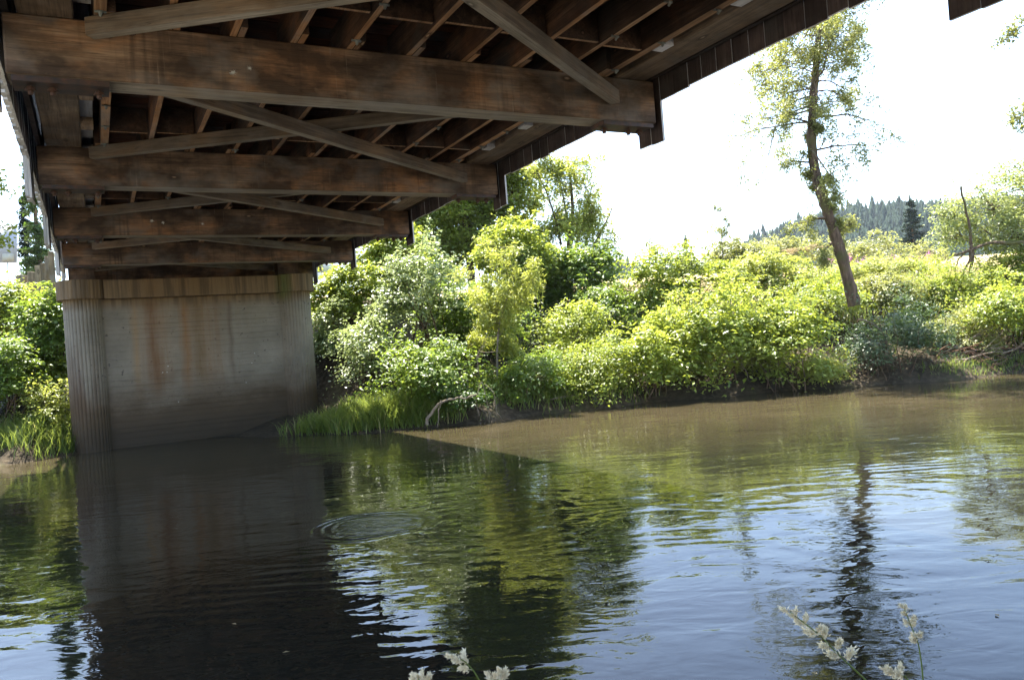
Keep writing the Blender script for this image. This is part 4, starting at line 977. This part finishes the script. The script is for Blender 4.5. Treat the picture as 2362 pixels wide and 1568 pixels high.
at_box('panel', -30, 520, 39, 606, 44, .02, M['signback'], sg); at_box('plate', 5, 585, 31, 602, 43.9, .02, flat('sign_yellow_back', (.5, .46, .34)), sg)
P = [at(14, 520, 44.1), at(20, 672, 44.1)]; V, F = tube(P, .035, 6); mesh_np('post', V, F, M['signback'], sg)

# power lines
for q in range(4):
    a, b_ = at(1600, 112 + q*20, 150), at(2800, 198 + q*17, 150); t = np.linspace(0, 1, 20)[:, None]
    P = a + (b_ - a)*t - np.array([0, 0, 1.])*t*(1 - t)*3; V, F = tube(P, .04, 4)
    tag(mesh_np('power_line', V, F, M['wire'], loc=P[0]), ['topmost', 'second highest', 'third highest', 'lowest'][q] + ' of the four thin wires crossing the sky at the right', 'power line', 'power lines')

# ================================================================== FOREGROUND GRASS HEADS
def panicle(pts, d, label, seed, nodes=9, spread=.02, lenmax=.035, head=.6, size=.008, r=.0013):
    rng = np.random.default_rng(seed); P = resample(path_px(pts, d), 24)
    base = P[-1].copy(); gz = .75
    down = np.array([base + [0.03*t, -.02*t, -(base[2] - gz)*t] for t in np.linspace(0, 1, 8)[1:]])
    P = np.concatenate([P, down]); e = empty('grass_stem', P[-1], label, 'grass stem', 'seeding grass stems in the foreground')
    V, F = tube(P, np.linspace(r*.6, r*1.4, len(P)), 5); mesh_np('stem', V, F, L['grass'], e, tint=np.full(len(F), .35))
    nh = int(24*head); Cs = []; ax = []; g = Geo(); up_ = (P[0] - P[5]); up_ /= np.linalg.norm(up_)
    for k in range(nodes):
        i_ = int(k*nh/nodes); p = P[i_]; side = 1 if k % 2 else -1
        ln = lenmax*(.35 + .65*k/nodes)*rng.uniform(.6, 1.1); v = up_*.75 + RGT*side*rng.uniform(.4, .9) + FWD*rng.normal()*.4; v /= np.linalg.norm(v)
        tip = p + v*ln; g.add(*tube([p, p + v*ln*.5, tip], [.0006, .0005, .0004], 3))
        m_ = int(40 + 80*k/nodes); tt = rng.uniform(.3 if k > 3 else 0, 1.0, m_)[:, None]
        Cs.append(p + v*ln*tt + rng.normal(size=(m_, 3))*ln*.085); ax.append(np.repeat((v + up_*.3)[None], m_, 0))
    g.build('rachis', L['seed'], e)
    Cs = np.concatenate(Cs); ax = np.concatenate(ax)
    leaves(rng, 'spikelets', Cs, rng.normal(size=Cs.shape), size, L['seed'], e, .38, axis=ax*2.6, droop=0)
panicle([(1822, 1410), (1850, 1432), (1890, 1462), (1935, 1510), (1985, 1556), (2020, 1590)], 1.25, 'thick cream seed head bent to the left, largest at the bottom edge', 101, 12, lenmax=.032, head=.74, size=.008)
panicle([(2086, 1402), (2100, 1440), (2118, 1480), (2126, 1530), (2132, 1600)], 1.35, 'upright thin green seed head near the bottom right', 102, 9, lenmax=.024, head=.5, size=.0075)
panicle([(1042, 1514), (1070, 1522), (1092, 1545), (1130, 1610)], 1.3, 'small seed head right of the one at the bottom middle', 103, 7, lenmax=.024, head=.5, size=.0075)
panicle([(1156, 1552), (1142, 1585), (1130, 1620)], 1.3, 'tiny seed head leaning right at the bottom middle', 104, 7, lenmax=.024, head=.5, size=.0075)
panicle([(960, 1560), (990, 1585), (1010, 1610)], 1.25, 'seed head just peeping over the bottom edge', 105, 6, lenmax=.024, head=.5, size=.0075)
panicle([(2050, 1545), (2090, 1560), (2110, 1600)], 1.3, 'faint seed head low at the bottom right', 106, 7, lenmax=.026, head=.5, size=.0075)

# ================================================================== AIR
def haze(density):
    me = box_mesh('haze', 1500, 1000, 120, [], 0); o = bpy.data.objects.new('haze', me); link(o)
    s = NT('haze_air'); v = s.n('VolumePrincipled'); v.inputs['Color'].default_value = (.80, .90, 1, 1); v.inputs['Density'].default_value = density
    v.inputs['Anisotropy'].default_value = .3; s.t.links.new(v.outputs[0], s.out.inputs['Volume']); me.materials.append(s.m)
    c_ = rf(0, 300); o.location = (c_[0], c_[1], 57.0); o.rotation_euler = (0, 0, -YAW); o['kind'] = 'stuff'
HAZE = .00016
if HAZE: haze(HAZE)
